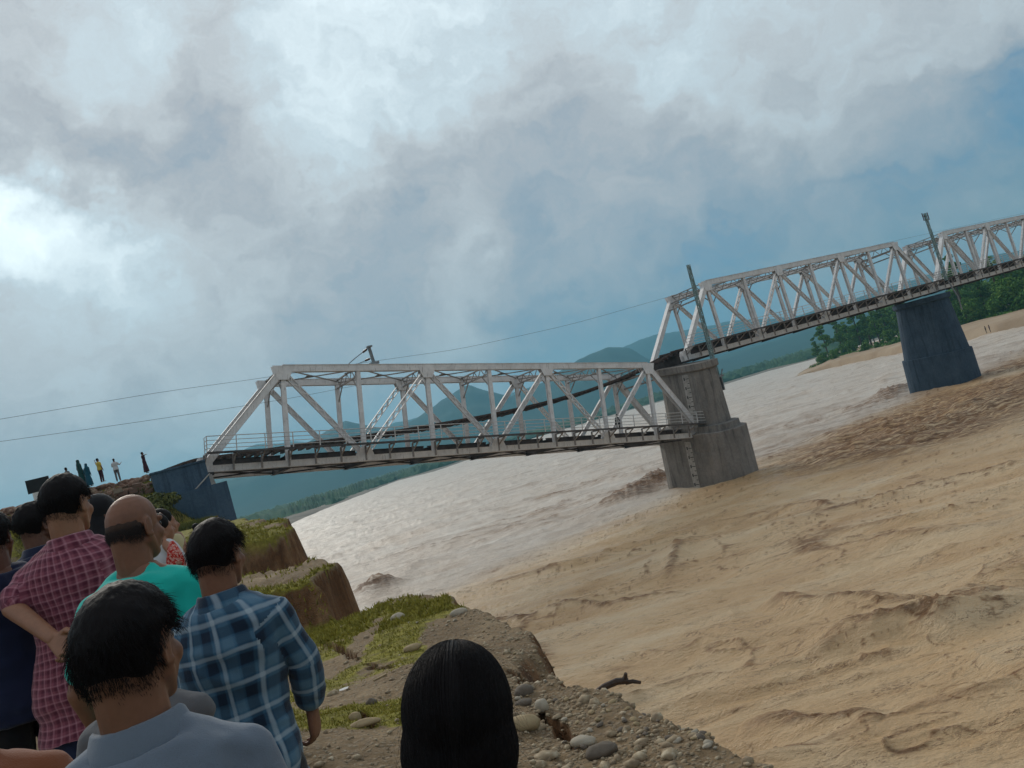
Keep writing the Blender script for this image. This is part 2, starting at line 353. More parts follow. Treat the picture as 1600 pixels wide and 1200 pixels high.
# ---- river
def bow(x, y, cx, cy, ang, L, Wd, h):
    c, s = math.cos(ang), math.sin(ang); a = (x-cx)*c+(y-cy)*s; q = -(x-cx)*s+(y-cy)*c
    return h*np.exp(-(q/Wd)**2)*sstep(-.05*L, .06*L, a)*(1-sstep(.35*L, L, a))
def build_river():
    th = np.radians(np.linspace(-52, 50, 1150))
    inv = np.linspace(1/11.0, 1/190., 700); R = np.concatenate([1/inv, np.geomspace(192, 1500, 110)])
    T, RR = np.meshgrid(th, R); x = (RR*np.sin(T)).ravel(); y = (RR*np.cos(T)).ravel(); r = RR.ravel()
    u = (x-BO[0])*DX+(y-BO[1])*DY; v = -(x-BO[0])*DY+(y-BO[1])*DX      # v<0 downstream of the bridge
    wx = x+2.2*fbm(x*.10, y*.10, oct=2, seed=70); wy = y+2.2*fbm(x*.10, y*.10, oct=2, seed=73)
    c1, s1 = math.cos(math.radians(-8)), math.sin(math.radians(-8)); a = wx*c1+wy*s1; q = -wx*s1+wy*c1     # a along crests, q across
    down = sstep(6, -4, v+2.5*fbm(x*.08, y*.08, oct=2, seed=77))                   # 1 downstream (brown), 0 upstream (pale)
    def ridged(A, Q, seed): 
        n = 1-np.abs(fbm(A, Q, oct=2, seed=seed)*1.5); return np.clip(n, 0, 1)**2
    big = fbm(a*.075, q*.22, oct=3, seed=80)
    rd = ridged(a*.055, q*.17, 84)
    med = ridged(a*.22, q*.62, 88)
    z = .42*big + .42*(rd-.4) + .13*(med-.4)
    small = fbm(a*.9, q*2.0, oct=3, seed=92)
    z = z + .07*small + .022*fbm(a*2.4, q*5.0, oct=3, seed=140)*sstep(90, 40, r)
    lip = sstep(.74, .95, rd)*sstep(-.15, .3, fbm(a*.05, q*.11, oct=2, seed=95)) + .8*sstep(.80, .97, med)*sstep(.12, .5, fbm(a*.11, q*.2, oct=2, seed=97))
    # churned belt just downstream of the bridge line, right of the first pier
    belt = 1.25*np.exp(-((v+12-.04*(u-46))/12.0)**2)*sstep(42, 56, u) + .8*np.exp(-((v+13)/6.5)**2)*sstep(38, 47, u)*(1-sstep(60, 80, u))
    belt = belt*sstep(-.35, .4, fbm(x*.09, y*.14, oct=3, seed=101)+.45)
    # upstream riffle
    rif = sstep(.0, .55, fbm(a*.03, q*.085, oct=3, seed=103))*(1-down)*sstep(170, 100, r)
    fleck = sstep(.86, .99, ridged(a*.5, q*1.25, 131))*sstep(-.05, .35, fbm(a*.09, q*.2, oct=2, seed=133))
    churn = np.clip(lip*(.35+.65*down) + .9*fleck*(.4+.6*down) + belt + .7*rif*sstep(.2, .7, med), 0, 1.3)
    crumb = ridged(x*.9+wx*.2, y*1.5, 105); crumb2 = fbm(x*2.6, y*3.4, oct=3, seed=108)
    z = z + np.clip(churn, 0, 1)*(.06*crumb + .05*crumb2) + belt*(.36*fbm(a*.22, q*.55, oct=5, seed=110)+.07*(ridged(a*.5, q*1.3, 112)-.5))
    # bow waves piled up against the two piers and at the foot of the bank
    P1 = atz(1048, 752, ZW); P1b = atz(900, 806, ZW); d1 = math.atan2(P1b[1]-P1[1], P1b[0]-P1[0]); L1 = math.hypot(P1b[0]-P1[0], P1b[1]-P1[1])
    b1 = bow(x, y, P1[0], P1[1], d1, L1, 2.6, 1.7)
    P2 = atz(1412, 606, ZW); P2b = atz(1355, 640, ZW); d2 = math.atan2(P2b[1]-P2[1], P2b[0]-P2[0]); L2 = math.hypot(P2b[0]-P2[0], P2b[1]-P2[1])
    b2 = bow(x, y, P2[0], P2[1], d2, L2, 2.4, .9)
    P3 = atz(590, 925, ZW); b3 = 1.1*np.exp(-((x-P3[0])/2.4)**2-((y-P3[1])/1.6)**2)
    # two long standing waves in the foreground
    def stand(px, z0, h, wd):
        ln = [tuple(atz(p_, q_, z0)[:2]) for p_, q_ in px]; d, t = pdist(x+.25*vnoise(x*.8, y*.8, seed=5), y+.35*vnoise(x*.7, y*.9, seed=6), ln)
        e = np.sin(np.clip(t, .0, 1)*math.pi)**.7; return h*np.exp(-(d/wd)**2)*e, sstep(.55, .1, d)*e
    s1_, l1 = stand([(1190,958),(1230,943),(1290,950),(1380,951),(1450,943)], ZW, .55, 1.0)
    s2_, l2 = stand([(1262,1032),(1320,1006),(1400,985),(1480,972),(1540,945),(1590,930),(1640,925)], ZW, .75, 1.1)
    s3_, l3 = stand([(1160,1130),(1230,1132),(1330,1130),(1385,1134)], ZW, .4, .7)
    s4_, l4 = stand([(840,955),(900,945),(960,940),(1020,928),(1090,922)], ZW, .4, 1.1)
    s5_, l5 = stand([(1040,900),(1058,880),(1062,855),(1090,830)], ZW, .35, .9)
    z = z + b1+b2+b3+s1_+s2_+s3_+s4_+s5_
    bb = np.clip(b1/1.2+b2/.7+b3/.8, 0, 1)
    ll = np.clip(l1+l2+l3+l4+l5, 0, 1)
    z = z + bb*(.14*(crumb-.4)+.20*crumb2) + ll*(.10*crumb + .10*crumb2)
    churn = np.clip(churn + bb*1.0 + ll*.9, 0, 1)
    z = z*(1-.75*sstep(150, 600, r))
    V = np.c_[x, y, ZW+z]
    nr, nc = RR.shape; idx = np.arange(nr*nc).reshape(nr, nc)
    F = np.stack([idx[:-1, :-1], idx[1:, :-1], idx[1:, 1:], idx[:-1, 1:]], -1).reshape(-1, 4)
    sd = sdist(x, y); keep = (sd[F] > -1.5).any(1); F = F[keep]
    used = np.zeros(len(V), bool); used[F] = True; mp = np.cumsum(used)-1
    return V[used], mp[F], churn[used], down[used], np.clip(rd+belt, 0, 1)[used]
Vr, Fr, Ch, Dn, Rd = build_river()
m_river, nt, b = material('muddy_water', .4, .32)
P = geopos(nt); ch = attr(nt, 'churn'); dn = attr(nt, 'down')
PV = mapv(nt, P, (.10, .34, .3), (0, 0, math.radians(8)))
nb = noise(nt, PV, 1.0, 6, .6, .6)
brown = ramp(nt, nb, [(.28, lin((184,148,106))), (.45, lin((204,170,126))), (.6, lin((214,186,146))), (.8, lin((220,200,168)))])
pale = ramp(nt, nb, [(.3, lin((172,150,128))), (.5, lin((202,186,168))), (.8, lin((216,206,192)))])
water = mix(nt, dn, pale, brown)
nf2 = noise(nt, mapv(nt, P, (.5, 1.9, 1), (0, 0, math.radians(-12))), 1.5, 7, .7, .4)
fl1 = noise(nt, mapv(nt, P, (.45, 1.5, 1), (0,0,math.radians(10))), 1.3, 7, .72, .8)
fleck = mt(nt, 'MULTIPLY', ramp(nt, fl1, [(.585, (0,0,0)), (.66, (1,1,1))]), .62)
ch = mt(nt, 'ADD', ch, fleck, clamp=True)
chm = mt(nt, 'MULTIPLY', ch, ramp(nt, nf2, [(.36, (0,0,0)), (.54, (1,1,1))]), clamp=True)
mud = ramp(nt, noise(nt, mapv(nt, P, (.35, 1.3, 1), (0, 0, math.radians(-14))), 1.5, 7, .7, .5), [(.3, lin((70,42,20))), (.5, lin((112,76,44))), (.8, lin((176,136,94)))])
ln_n = noise(nt, mapv(nt, P, (.55, 1.5, 1), (0, 0, math.radians(7))), 1.1, 6, .66, .5)
ln_ = ramp(nt, mt(nt, 'ABSOLUTE', mt(nt, 'SUBTRACT', ln_n, .5)), [(.0, (1,1,1)), (.014, (0,0,0))])
ln_m = ramp(nt, noise(nt, mapv(nt, P, (.22, .5, 1), (0, 0, math.radians(-9))), 1.0, 4, .6), [(.45, (0,0,0)), (.56, (1,1,1))])
ln_ = mt(nt, 'MULTIPLY', ln_, ln_m); ln_ = mt(nt, 'MULTIPLY', ln_, .82)
foam = ramp(nt, noise(nt, mapv(nt, P, (1.5, 3.0, 1)), 1.9, 5, .75), [(.56, (0,0,0)), (.66, (1,1,1))])
mud = mix(nt, mt(nt, 'MULTIPLY', foam, .35), mud, lin((226,206,184)))
nt.links.new(mix(nt, ln_, mix(nt, mt(nt, 'MULTIPLY', chm, .95), water, mud), lin((98,62,34))), b.inputs['Base Color'])
nt.links.new(ramp(nt, chm, [(0, (.36,)*3), (1, (.70,)*3)]), b.inputs['Roughness'])
rip = noise(nt, mapv(nt, P, (.9, 2.2, 1), (0,0,math.radians(8))), .9, 6, .62, .4); rip2 = noise(nt, mapv(nt, P, (1.5, 2.8, 1), (0,0,math.radians(-14))), 3.4, 5, .6, .3)
rip3 = noise(nt, mapv(nt, P, (3.2, 5.0, 1), (0,0,math.radians(5))), 4.5, 4, .65)
bump(nt, b, mt(nt, 'ADD', mt(nt, 'ADD', mt(nt, 'MULTIPLY', rip, 1.0), mt(nt, 'MULTIPLY', rip2, .46)), mt(nt, 'MULTIPLY', rip3, .18)), 1.0, .22)
tag(link('river_water', mesh_np('river_water', Vr, Fr, m_river, True, {'churn': Ch, 'down': Dn})), kind='structure')
# the river and land beyond: one big sheet to the horizon
m_farland = simple('far_plain', lin((88,92,70)), lin((112,110,88)), .004, .95, .2, objc=False)
def sheet(name, pts, z, mat):
    me = mesh_np(name, np.array([(a, c, z) for a, c in pts]), [list(range(len(pts)))], mat); return tag(link(name, me), kind='structure')
sheet('valley_floor', [(-7000,-1200),(7000,-1200),(7000,6900),(-7000,6900)], ZW-1.6, m_farland)
def shore(pxs, z=ZW): return [tuple(atz(a, c, z)[:2]) for a, c in pxs]
m_gravelbar = simple('gravel_bar', lin((96,90,80)), lin((140,130,116)), .05, .95, .2, .1, .5, objc=False)
m_sandbar = simple('sand_bar', lin((150,128,104)), lin((178,158,134)), .08, .95, .2, .1, .7, objc=False)
# left far shore: px shoreline from the abutment to the far bend, then across to the wooded spit
FS = shore([(300,872),(380,846),(450,823),(500,800),(560,776),(620,752),(680,737)]) + [tuple(atr(800,700,900)[:2]), tuple(atr(900,670,880)[:2]), tuple(atr(1000,640,830)[:2])] + shore([(1130,602)])+[tuple(atr(1200,580,700)[:2]), tuple(atr(1262,562,640)[:2]), (420,620), (900,700)]
def strip_land(name, line, depth, z0, z1, mat, bumps=1.0, seed=0, rows=14, sub=16, pw=1.0, taper=0):
    L = []
    for i in range(len(line)-1):
        for k in range(sub): t = k/sub; L.append((line[i][0]*(1-t)+line[i+1][0]*t, line[i][1]*(1-t)+line[i+1][1]*t))
    L.append(line[-1]); L = np.array(L); n = len(L)
    rr = np.hypot(L[:, 0], L[:, 1]); out = L/rr[:, None]
    V = []
    for j in range(rows):
        t = j/(rows-1); dpt = depth*t**1.6; Q = L+out*dpt + out*(fbm(L[:, 0]*.02, L[:, 1]*.02, oct=3, seed=seed)*20*min(1, t*6+.15))[:, None]
        zz = z0+(z1-z0)*min(1, t*6)**pw + bumps*fbm(Q[:, 0]*.03, Q[:, 1]*.03, oct=4, seed=seed+1)*min(1, 3*t)
        if j == 0: zz = np.full(n, ZW-2.0)
        if taper: k_ = sstep(0, taper, np.arange(n)/n+.02); Q = L+(Q-L)*(k_*.9+.1)[:, None]; zz = (ZW-.25)+(zz-(ZW-.25))*k_ if j else zz
        V.append(np.c_[Q, zz])
    V = np.concatenate(V); idx = np.arange(rows*n).reshape(rows, n)
    F = np.stack([idx[:-1, :-1], idx[:-1, 1:], idx[1:, 1:], idx[1:, :-1]], -1).reshape(-1, 4)
    me = mesh_np(name, V, F, mat, True); return link(name, me)
tag(strip_land('far_bank', FS, 1600, ZW-1.0, ZW+1.6, m_gravelbar, .8, 120), kind='structure')
# distant wood on the far bank: canopy of uneven height
m_canopy, nt, b = material('distant_canopy', .95, .1)
nt.links.new(ramp(nt, noise(nt, geopos(nt), .035, 7, .7), [(.3, lin((34,60,44))), (.5, lin((50,80,56))), (.7, lin((74,100,66)))]), b.inputs['Base Color'])
def canopy(name, line, setback, depth, h, mat, seed, rows=60, sub=90, label=None):
    L = []
    for i in range(len(line)-1):
        for k in range(sub): t = k/sub; L.append((line[i][0]*(1-t)+line[i+1][0]*t, line[i][1]*(1-t)+line[i+1][1]*t))
    L = np.array(L); n = len(L); rr = np.hypot(L[:, 0], L[:, 1]); out = L/rr[:, None]; V = []
    sb = setback*(1+.6*fbm(L[:, 0]*.01, L[:, 1]*.01, oct=2, seed=seed+7))
    for j in range(rows):
        t = j/(rows-1); Q = L+out*(sb+depth*t**2.2)[:, None] if np.ndim(sb) else L
        clump = np.clip(fbm(Q[:, 0]*.07, Q[:, 1]*.07, oct=4, seed=seed, gain=.6)*1.1+.55, 0, 1.4)
        cover = sstep(-.35, .05, fbm(Q[:, 0]*.008, Q[:, 1]*.012, oct=2, seed=seed+3)+.12+.5*t)
        zz = ZW+.5+h*clump*cover*(.55+.45*min(1, t*4)) if j else np.full(n, ZW-1.)
        V.append(np.c_[Q, zz])
    V = np.concatenate(V); idx = np.arange(rows*n).reshape(rows, n)
    F = np.stack([idx[:-1, :-1], idx[:-1, 1:], idx[1:, 1:], idx[1:, :-1]], -1).reshape(-1, 4)
    return tag(link(name, mesh_np(name, V, F, mat, False)), kind='stuff', label=label)
canopy('distant_forest', FS, 60, 1500, 8.0, m_canopy, 130, label='hazy green wood covering the far bank below the mountains')

# ---- mountains: two ranges, heights by bearing
m_mount, nt, b = material('mountain_forest', .95, .1)
nt.links.new(ramp(nt, noise(nt, geopos(nt), .0016, 7, .65), [(.3, lin((6,30,32))), (.7, lin((44,74,60)))]), b.inputs['Base Color'])
def elev(px):
    out = []
    for a, c in px:
        d = ray(a, c); out.append((math.atan2(d[0], d[1]), d[2]/math.hypot(d[0], d[1])))
    return sorted(out)
def mountains(name, px, dist, depth, seed, rough=.18, bump_k=1):
    e = elev(px); az = np.linspace(math.radians(-62), math.radians(62), 620); hh = np.interp(az, [q[0] for q in e], [q[1] for q in e])
    V = []; rows = 44
    for j in range(rows):
        t = j/(rows-1); r = dist+depth*(t-.62)
        prof = np.sin(min(t/.62, 1)*math.pi/2)**1.3 if t <= .62 else max(0, 1-((t-.62)/.38)**2*.8)
        X = r*np.sin(az); Y = r*np.cos(az)
        rg = 1-np.abs(fbm(X*.002, Y*.002, oct=5, seed=seed))*1.7
        nz = 1+rough*(rg-.75)*1.4*(1-.55*prof) + .10*fbm(X*.006, Y*.006, oct=4, seed=seed+5)*(.5)
        V.append(np.c_[X, Y, np.maximum(ZW-1.5, (ZW)+(hh*dist-ZW)*prof*nz)])
    V = np.concatenate(V); n = len(az); idx = np.arange(rows*n).reshape(rows, n)
    F = np.stack([idx[:-1, :-1], idx[:-1, 1:], idx[1:, 1:], idx[1:, :-1]], -1).reshape(-1, 4)
    return tag(link(name, mesh_np(name, V, F, m_mount, True)), kind='structure')
mountains('mountain_range', [(100,850),(300,770),(420,715),(480,690),(541,660),(575,668),(610,672),(650,655),(690,628),(735,606),(765,612),(800,620),(850,600),(905,563),(950,545),(985,545),(1010,560),(1060,575),(1120,560),(1200,535),(1300,500),(1400,470),(1527,440),(1700,400)], 2900, 1500, 200)
mountains('far_mountain_range', [(100,830),(400,700),(560,680),(700,640),(830,610),(905,575),(960,548),(1001,533),(1033,522),(1070,520),(1131,505),(1180,500),(1250,492),(1330,470),(1420,440),(1527,405),(1600,392),(1800,350)], 4300, 1500, 220)
# ---- haze
m_haze = bpy.data.materials.new('haze_air'); m_haze.use_nodes = True; nt = m_haze.node_tree; nt.nodes.clear()
out = N(nt, 'ShaderNodeOutputMaterial'); pv = N(nt, 'ShaderNodeVolumePrincipled'); nt.links.new(pv.outputs[0], out.inputs['Volume'])
pv.inputs['Color'].default_value = (.27, .63, .83, 1); pv.inputs['Density'].default_value = 0.00023; pv.inputs['Anisotropy'].default_value = .25
hz = MB(); hz.box(-7500, 7500, -1500, 7200, ZW-2.7, 560); tag(hz.build('haze', m_haze), kind='stuff', label='pale blue haze over the river valley')
#@@BRIDGE
# ================================================================== BRIDGE
def steel(name, hi, lo, dirt, rough=.55, rs=1.4):
    m, nt, b = material(name, rough, .4); P = objco(nt)
    base = ramp(nt, noise(nt, P, rs, 6, .65), [(.32, lo), (.62, hi)])
    st = noise(nt, mapv(nt, P, (3.2, 3.2, .5)), 2.4, 6, .7)
    base = mix(nt, ramp(nt, st, [(.56, (0,0,0)), (.74, (1,1,1))]), base, dirt)
    sp_ = noise(nt, P, 17, 4, .7)
    base = mix(nt, ramp(nt, sp_, [(.62, (0,0,0)), (.72, (.8,.8,.8))]), base, lin((92,70,56)))
    nt.links.new(base, b.inputs['Base Color']); bump(nt, b, sp_, .4, .01); return m
m_white = steel('aged_white_paint', lin((226,225,224)), lin((202,200,199)), lin((146,140,136)))
m_lace = steel('grey_lacing_steel', lin((150,144,140)), lin((110,104,100)), lin((70,62,58)))  # greyer and darker than the white chords
m_dark = steel('sooty_shaded_girder_steel', lin((72,64,62)), lin((40,36,36)), lin((26,22,22)), .7)  # soot, with the underside's shadow also put into the dark colour
m_sleeper = simple('tarred_sleeper', lin((44,38,36)), lin((70,60,54)), 2.5, .85, .2, .01, 14)
m_rail = simple('rusty_rail_steel', lin((52,38,32)), lin((84,62,50)), 3, .55, .5)
m_walk = simple('walkway_plate', lin((60,56,56)), lin((96,90,88)), 2, .7, .3)
m_railing = simple('pale_railing_paint', lin((168,168,168)), lin((200,198,194)), 2, .5, .4)
m_green = simple('green_mast_paint', lin((96,122,122)), lin((138,154,152)), 1.2, .6, .4)
m_grey = simple('galvanised_steel', lin((96,100,104)), lin((134,138,140)), 1.5, .5, .5)
m_insul = simple('brown_insulator', lin((60,34,26)), lin((80,50,40)), 4, .3, .5)
m_wire = simple('copper_wire', lin((60,58,58)), lin((78,74,72)), 4, .5, .4)
def chord(p0, p1, d, wv, nm, par, mat=None):
    """built-up box chord: two side plates, top plate, lattice below"""
    m = MB(); p0 = np.array(p0, float); p1 = np.array(p1, float)
    for s in (-1, 1): m.bar(p0+(0, s*(wv/2-.02), 0), p1+(0, s*(wv/2-.02), 0), .04, d)
    up = np.cross(p1-p0, (0, -1, 0)); up = up/np.linalg.norm(up); up = up*(1 if up[2] > 0 else -1)
    m.bar(p0+up*(d/2+.015), p1+up*(d/2+.015), wv+.10, .03)
    m.bar(p0-up*(d/2+.012), p1-up*(d/2+.012), .10, .022)
    return m.build(nm, mat or m_white, par)
def laced(p0, p1, d, wv, nm, par, mat=None, step=.42, close=False):
    """two flange plates (facing +-v) joined by zigzag lacing"""
    m = MB(); p0 = np.array(p0, float); p1 = np.array(p1, float); L = np.linalg.norm(p1-p0); t = (p1-p0)/L; b = np.cross(t, (0, 1, 0)); b /= np.linalg.norm(b)
    for s in (-1, 1):
        m.bar(p0+b*s*(d/2-.03), p1+b*s*(d/2-.03), wv, .05)
    n = max(2, int(L/step)); k = wv/2-.012
    for side in (-1, 1):
        for i in range(n):
            a0 = p0+t*L*i/n; a1 = p0+t*L*(i+1)/n; s = 1 if i % 2 else -1
            m.bar(a0+b*s*(d/2-.06)+(0, side*k, 0), a1-b*s*(d/2-.06)+(0, side*k, 0), .018, .07)
    if close: m.bar(p0, p1, .02, d-.06)
    return m.build(nm, mat or m_white, par)
def hsec(p0, p1, d, wv, nm, par, mat=None):
    m = MB(); p0 = np.array(p0, float); p1 = np.array(p1, float); t = (p1-p0)/np.linalg.norm(p1-p0); b = np.cross(t, (0, 1, 0)); b /= np.linalg.norm(b)
    m.bar(p0, p1, wv*.98, .03)
    for s in (-1, 1): m.bar(p0+(0, s*(wv/2-.02), 0), p1+(0, s*(wv/2-.02), 0), .035, d)
    return m.build(nm, mat or m_white, par)
def gus(cx, y, cz, pts, par):
    m = MB()
    for s in (-1, 1):
        yy = y+s*.215; n = len(pts)
        V = [(cx+px_, yy-s*.0, cz+pz_) for px_, pz_ in pts]+[(cx+px_, yy+s*.025, cz+pz_) for px_, pz_ in pts]
        m.add(V, [tuple(range(n)), tuple(range(2*n-1, n-1, -1))]+[(i, (i+1) % n, (i+1) % n+n, i+n) for i in range(n)])
    return m.build('gusset', m_white, par)
def make_span(name):
    R = empty(name); p = PAN; L = 8*p
    for y in (0, TW):
        for i in range(4): chord((i*2*p+(0 if i else -.3), y, 0), ((i+1)*2*p+(.3 if i == 3 else -.012), y, 0), .42, .40, 'bottom_chord', R)
        for i in range(3): chord((p+i*2*p+.006, y, HT), (p+(i+1)*2*p-.006, y, HT), .50, .42, 'top_chord', R)
        for a, b_ in (((0, y, .15), (p, y, HT-.12)), ((L, y, .15), (7*p, y, HT-.12))): chord(a, b_, .46, .42, 'end_post', R)
        for i in range(1, 8):
            hsec((i*p, y, .22), (i*p, y, HT-.26), .32 if i % 2 == 0 else .34, .30, 'vertical', R)
        for i, (a, b_) in enumerate(((1, 2), (3, 2), (3, 4), (5, 4), (5, 6), (7, 6))):
            q0 = np.array((a*p, y, HT-.2)); q1 = np.array((b_*p, y, .2)); t = (q1-q0)/np.linalg.norm(q1-q0)
            (laced if i in (1, 4) else laced)(q0+t*.3, q1-t*.3, .40, .26, 'diagonal', R, close=(i in (0, 5, 2, 3)))
        for i in (1, 3, 5, 7): gus(i*p, y, HT, [(-.75,.20),(.75,.20),(.62,-.35),(.38,-.85),(-.38,-.85),(-.62,-.35)], R)
        for i in (2, 4, 6): gus(i*p, y, 0, [(-.75,-.18),(.75,-.18),(.62,.35),(.38,.85),(-.38,.85),(-.62,.35)], R)
        for i in (0, 8): gus(i*p, y, 0, [(-.5,-.2),(.5,-.2),(.55,.35),(.35,.8),(-.35,.8),(-.55,.35)], R)
    # top plane: sway frames and X bracing
    for i in range(1, 8):
        m = MB(); z1, z0 = HT+.12, HT-.75 if i in (1, 7) else HT-.55
        for z in (z1, z0): m.bar((i*p, .15, z), (i*p, TW-.15, z), .14, .09, ref=(1, 0, 0))
        n = 8
        for k_ in range(n):
            a = .2+(TW-.4)*k_/n; c = .2+(TW-.4)*(k_+1)/n; m.bar((i*p, a, z0 if k_ % 2 else z1), (i*p, c, z1 if k_ % 2 else z0), .05, .06, ref=(1, 0, 0))
        for s, y in ((1, .1), (-1, TW-.1)): m.bar((i*p, y, z0-1.15), (i*p, y+s*1.25, z0), .07, .09, ref=(1, 0, 0))
        m.build('sway_frame', m_lace, R)
    for i in range(1, 7):
        m = MB(); m.bar((i*p, .1, HT+.02), ((i+1)*p, TW-.1, HT+.02), .10, .08); m.bar((i*p, TW-.1, HT-.08), ((i+1)*p, .1, HT-.08), .10, .08)
        m.bar((i*p+p/2-.4, TW/2, HT-.03), (i*p+p/2+.4, TW/2, HT-.03), .5, .02)
        m.build('top_bracing', m_lace, R)
    # portals on the end posts
    for a, s in ((0, 1), (8, -1)):
        for tz in (.82, .93):
            x = a*p+s*p*tz; z = .15+(HT-.27)*tz; m = MB(); m.bar((x, .2, z), (x, TW-.2, z), .16, .14, ref=(1, 0, 0)); m.build('portal_strut', m_lace, R)
    # floor
    for i in range(9):
        m = MB(); x = i*p; m.box(x-.02, x+.02, .22, TW-.22, -.30, .62); m.box(x-.15, x+.15, .22, TW-.22, .62, .65); m.box(x-.15, x+.15, .22, TW-.22, -.33, -.30)
        m.build('cross_girder', m_dark, R)
    for y in (TW/2-.95, TW/2+.95):
        for i in range(8):
            m = MB(); a, c = i*p+.16, (i+1)*p-.16; m.box(a, c, y-.015, y+.015, .05, .80); m.box(a, c, y-.13, y+.13, .80, .83); m.box(a, c, y-.13, y+.13, .02, .05); m.build('stringer', m_dark, R)
    for i in range(8):
        m = MB(); m.bar((i*p, .2, -.14), ((i+1)*p, TW-.2, -.14), .12, .10); m.bar((i*p, TW-.2, -.24), ((i+1)*p, .2, -.24), .12, .10); m.build('bottom_bracing', m_dark, R)
    # walkway on outriggers beside the near truss
    nb_ = 24; sx_ = L/nb_
    br = None
    for i in range(nb_+1):
        if br is None:
            m = MB(); m.box(-.05, .05, -1.62, -.22, .86, .96); m.bar((0, -.22, .30), (0, -1.35, .86), .08, .08, ref=(1, 0, 0)); m.box(-.06, .06, -.30, -.21, -.15, .9)
            br = m.build('walkway_bracket', m_dark if i % 3 else m_lace, R)
            br.location.x = 0
        else:
            c = br.copy(); COL.objects.link(c); c.parent = R; c.location.x = i*sx_
    for i in range(8):
        m = MB(); m.box(i*p+.01, (i+1)*p-.01, -1.60, -.60, .965, 1.0); m.box(i*p+.01, (i+1)*p-.01, -1.66, -1.605, .88, 1.01); m.build('walkway_plate', m_walk, R)
    po = None
    for i in range(nb_+1):
        if po is None:
            m = MB(); m.box(-.03, .03, -1.66, -1.60, 1.01, 2.06); po = m.build('railing_post', m_railing, R)
        else: c = po.copy(); COL.objects.link(c); c.parent = R; c.location.x = i*sx_
    for z in (1.22, 1.48, 1.76, 2.05):
        m = MB(); m.tube([(0, -1.63, z), (L, -1.63, z)], .026 if z < 2 else .034, 5); m.build('handrail', m_railing, R)
    for (x, s) in ((0, 0), (L, 0)):
        m = MB()
        for z in (1.22, 1.48, 1.76, 2.05): m.tube([(x, -1.63, z), (x, -.7, z)], .026, 5)
        m.tube([(x, -.7, 1.0), (x, -.7, 2.06)], .03, 5); m.build('end_railing', m_railing, R)
    for x in (.25, L-.25):
        for y in (0, TW):
            m = MB(); m.box(x-.35, x+.35, y-.3, y+.3, -.42, -.22); m.build('bearing', m_dark, R)
    return R
def copy_tree(o, skip=()):
    c = o.copy(); COL.objects.link(c)
    for ch in list(o.children):
        if ch.name.split('.')[0] in skip: continue
        d = ch.copy(); COL.objects.link(d); d.parent = c
        for g in ch.children:
            e = g.copy(); COL.objects.link(e); e.parent = d
    return c
SPG = 'steel truss spans of the railway bridge'
fallen = make_span('truss_span'); ang = math.asin(DROP/45.7)
s2 = copy_tree(fallen); s3 = copy_tree(fallen)
fallen.location = BW(.23, 0, ZB+1.42); fallen.rotation_euler = (0, ang, ROTZ)
s2.location = BW(SPAN, 0, ZB+.08); s2.rotation_euler = (0, -.0014, ROTZ)
s3.location = BW(2*SPAN, 0, ZB+.20); s3.rotation_euler = (0, -.0014, ROTZ)
tag(fallen, 'fallen white steel truss span sloping from the abutment down to the grey pier', 'bridge span', SPG)
tag(s2, 'level white steel truss span standing between the grey pier and the dark blue grey pier', 'bridge span', SPG)
tag(s3, 'level white steel truss span beyond the dark blue grey pier, running off the right edge', 'bridge span', SPG)
# track left on the standing spans
def track_on(R, n=76):
    m = MB(); m.box(-.12, .12, TW/2-1.35, TW/2+1.35, .84, 1.0); s0 = m.build('sleeper', m_sleeper, R); s0.location.x = .3
    for i in range(1, n): c = s0.copy(); COL.objects.link(c); c.parent = R; c.location.x = .3+i*(45.1/(n-1))
    for y in (TW/2-.86, TW/2+.86):
        m = MB(); m.box(-.1, 45.8, y-.035, y+.035, 1.0, 1.17); m.box(-.1, 45.8, y-.075, y+.075, 1.0, 1.02); m.build('steel_rail', m_rail, R)
track_on(s2); track_on(s3)
# track torn off the fallen span, hanging from the pier
def world_to(u, z): return BW(u, TW/2, z)
TRK = [(-3.0,4.35),(0,4.75),(3,4.35),(6,4.03),(9,3.72),(12.4,3.32),(16,2.95),(19.7,2.62),(24,2.28),(29,2.05),(34.6,2.02),(40,2.35),(44,2.95),(46.6,3.42),(47.4,3.47)]
tu = np.array([q[0] for q in TRK]); tz = np.array([q[1] for q in TRK])
us = np.linspace(-3, 47.3, 260); zs = np.interp(us, tu, tz)
for _ in range(14): zs[1:-1] = (zs[:-2]+2*zs[1:-1]+zs[2:])/4
trk = empty('hanging_track', tuple(BW(0, TW/2, 0)), (0, 0, ROTZ))
tag(trk, 'loose railway track hanging in the air through the fallen truss span', 'railway track')
vs = .35*np.sin(np.clip((us-5)/40, 0, 1)*math.pi*1.0)
for y in (-.86, .86):
    m = MB()
    for i in range(0, len(us)-4, 4): m.bar((us[i], y+vs[i], zs[i]), (us[i+4], y+vs[i+4], zs[i+4]), .075, .17)
    m.build('steel_rail', m_rail, trk)
m = MB(); m.box(-.12, .12, -1.35, 1.35, -.26, -.09); s0 = m.build('sleeper', m_sleeper, trk); first = True
for uu in np.arange(-2.6, 47.0, .66):
    if 27 < uu < 43 and random.random() < .12: continue
    c = s0 if first else s0.copy()
    if not first: COL.objects.link(c); c.parent = trk
    first = False; z = np.interp(uu, us, zs); dz = (np.interp(uu+.3, us, zs)-np.interp(uu-.3, us, zs))/.6
    c.location = (uu, np.interp(uu, us, vs), z); c.rotation_euler = (random.uniform(-.02, .02), -math.atan(dz), random.uniform(-.04, .04))
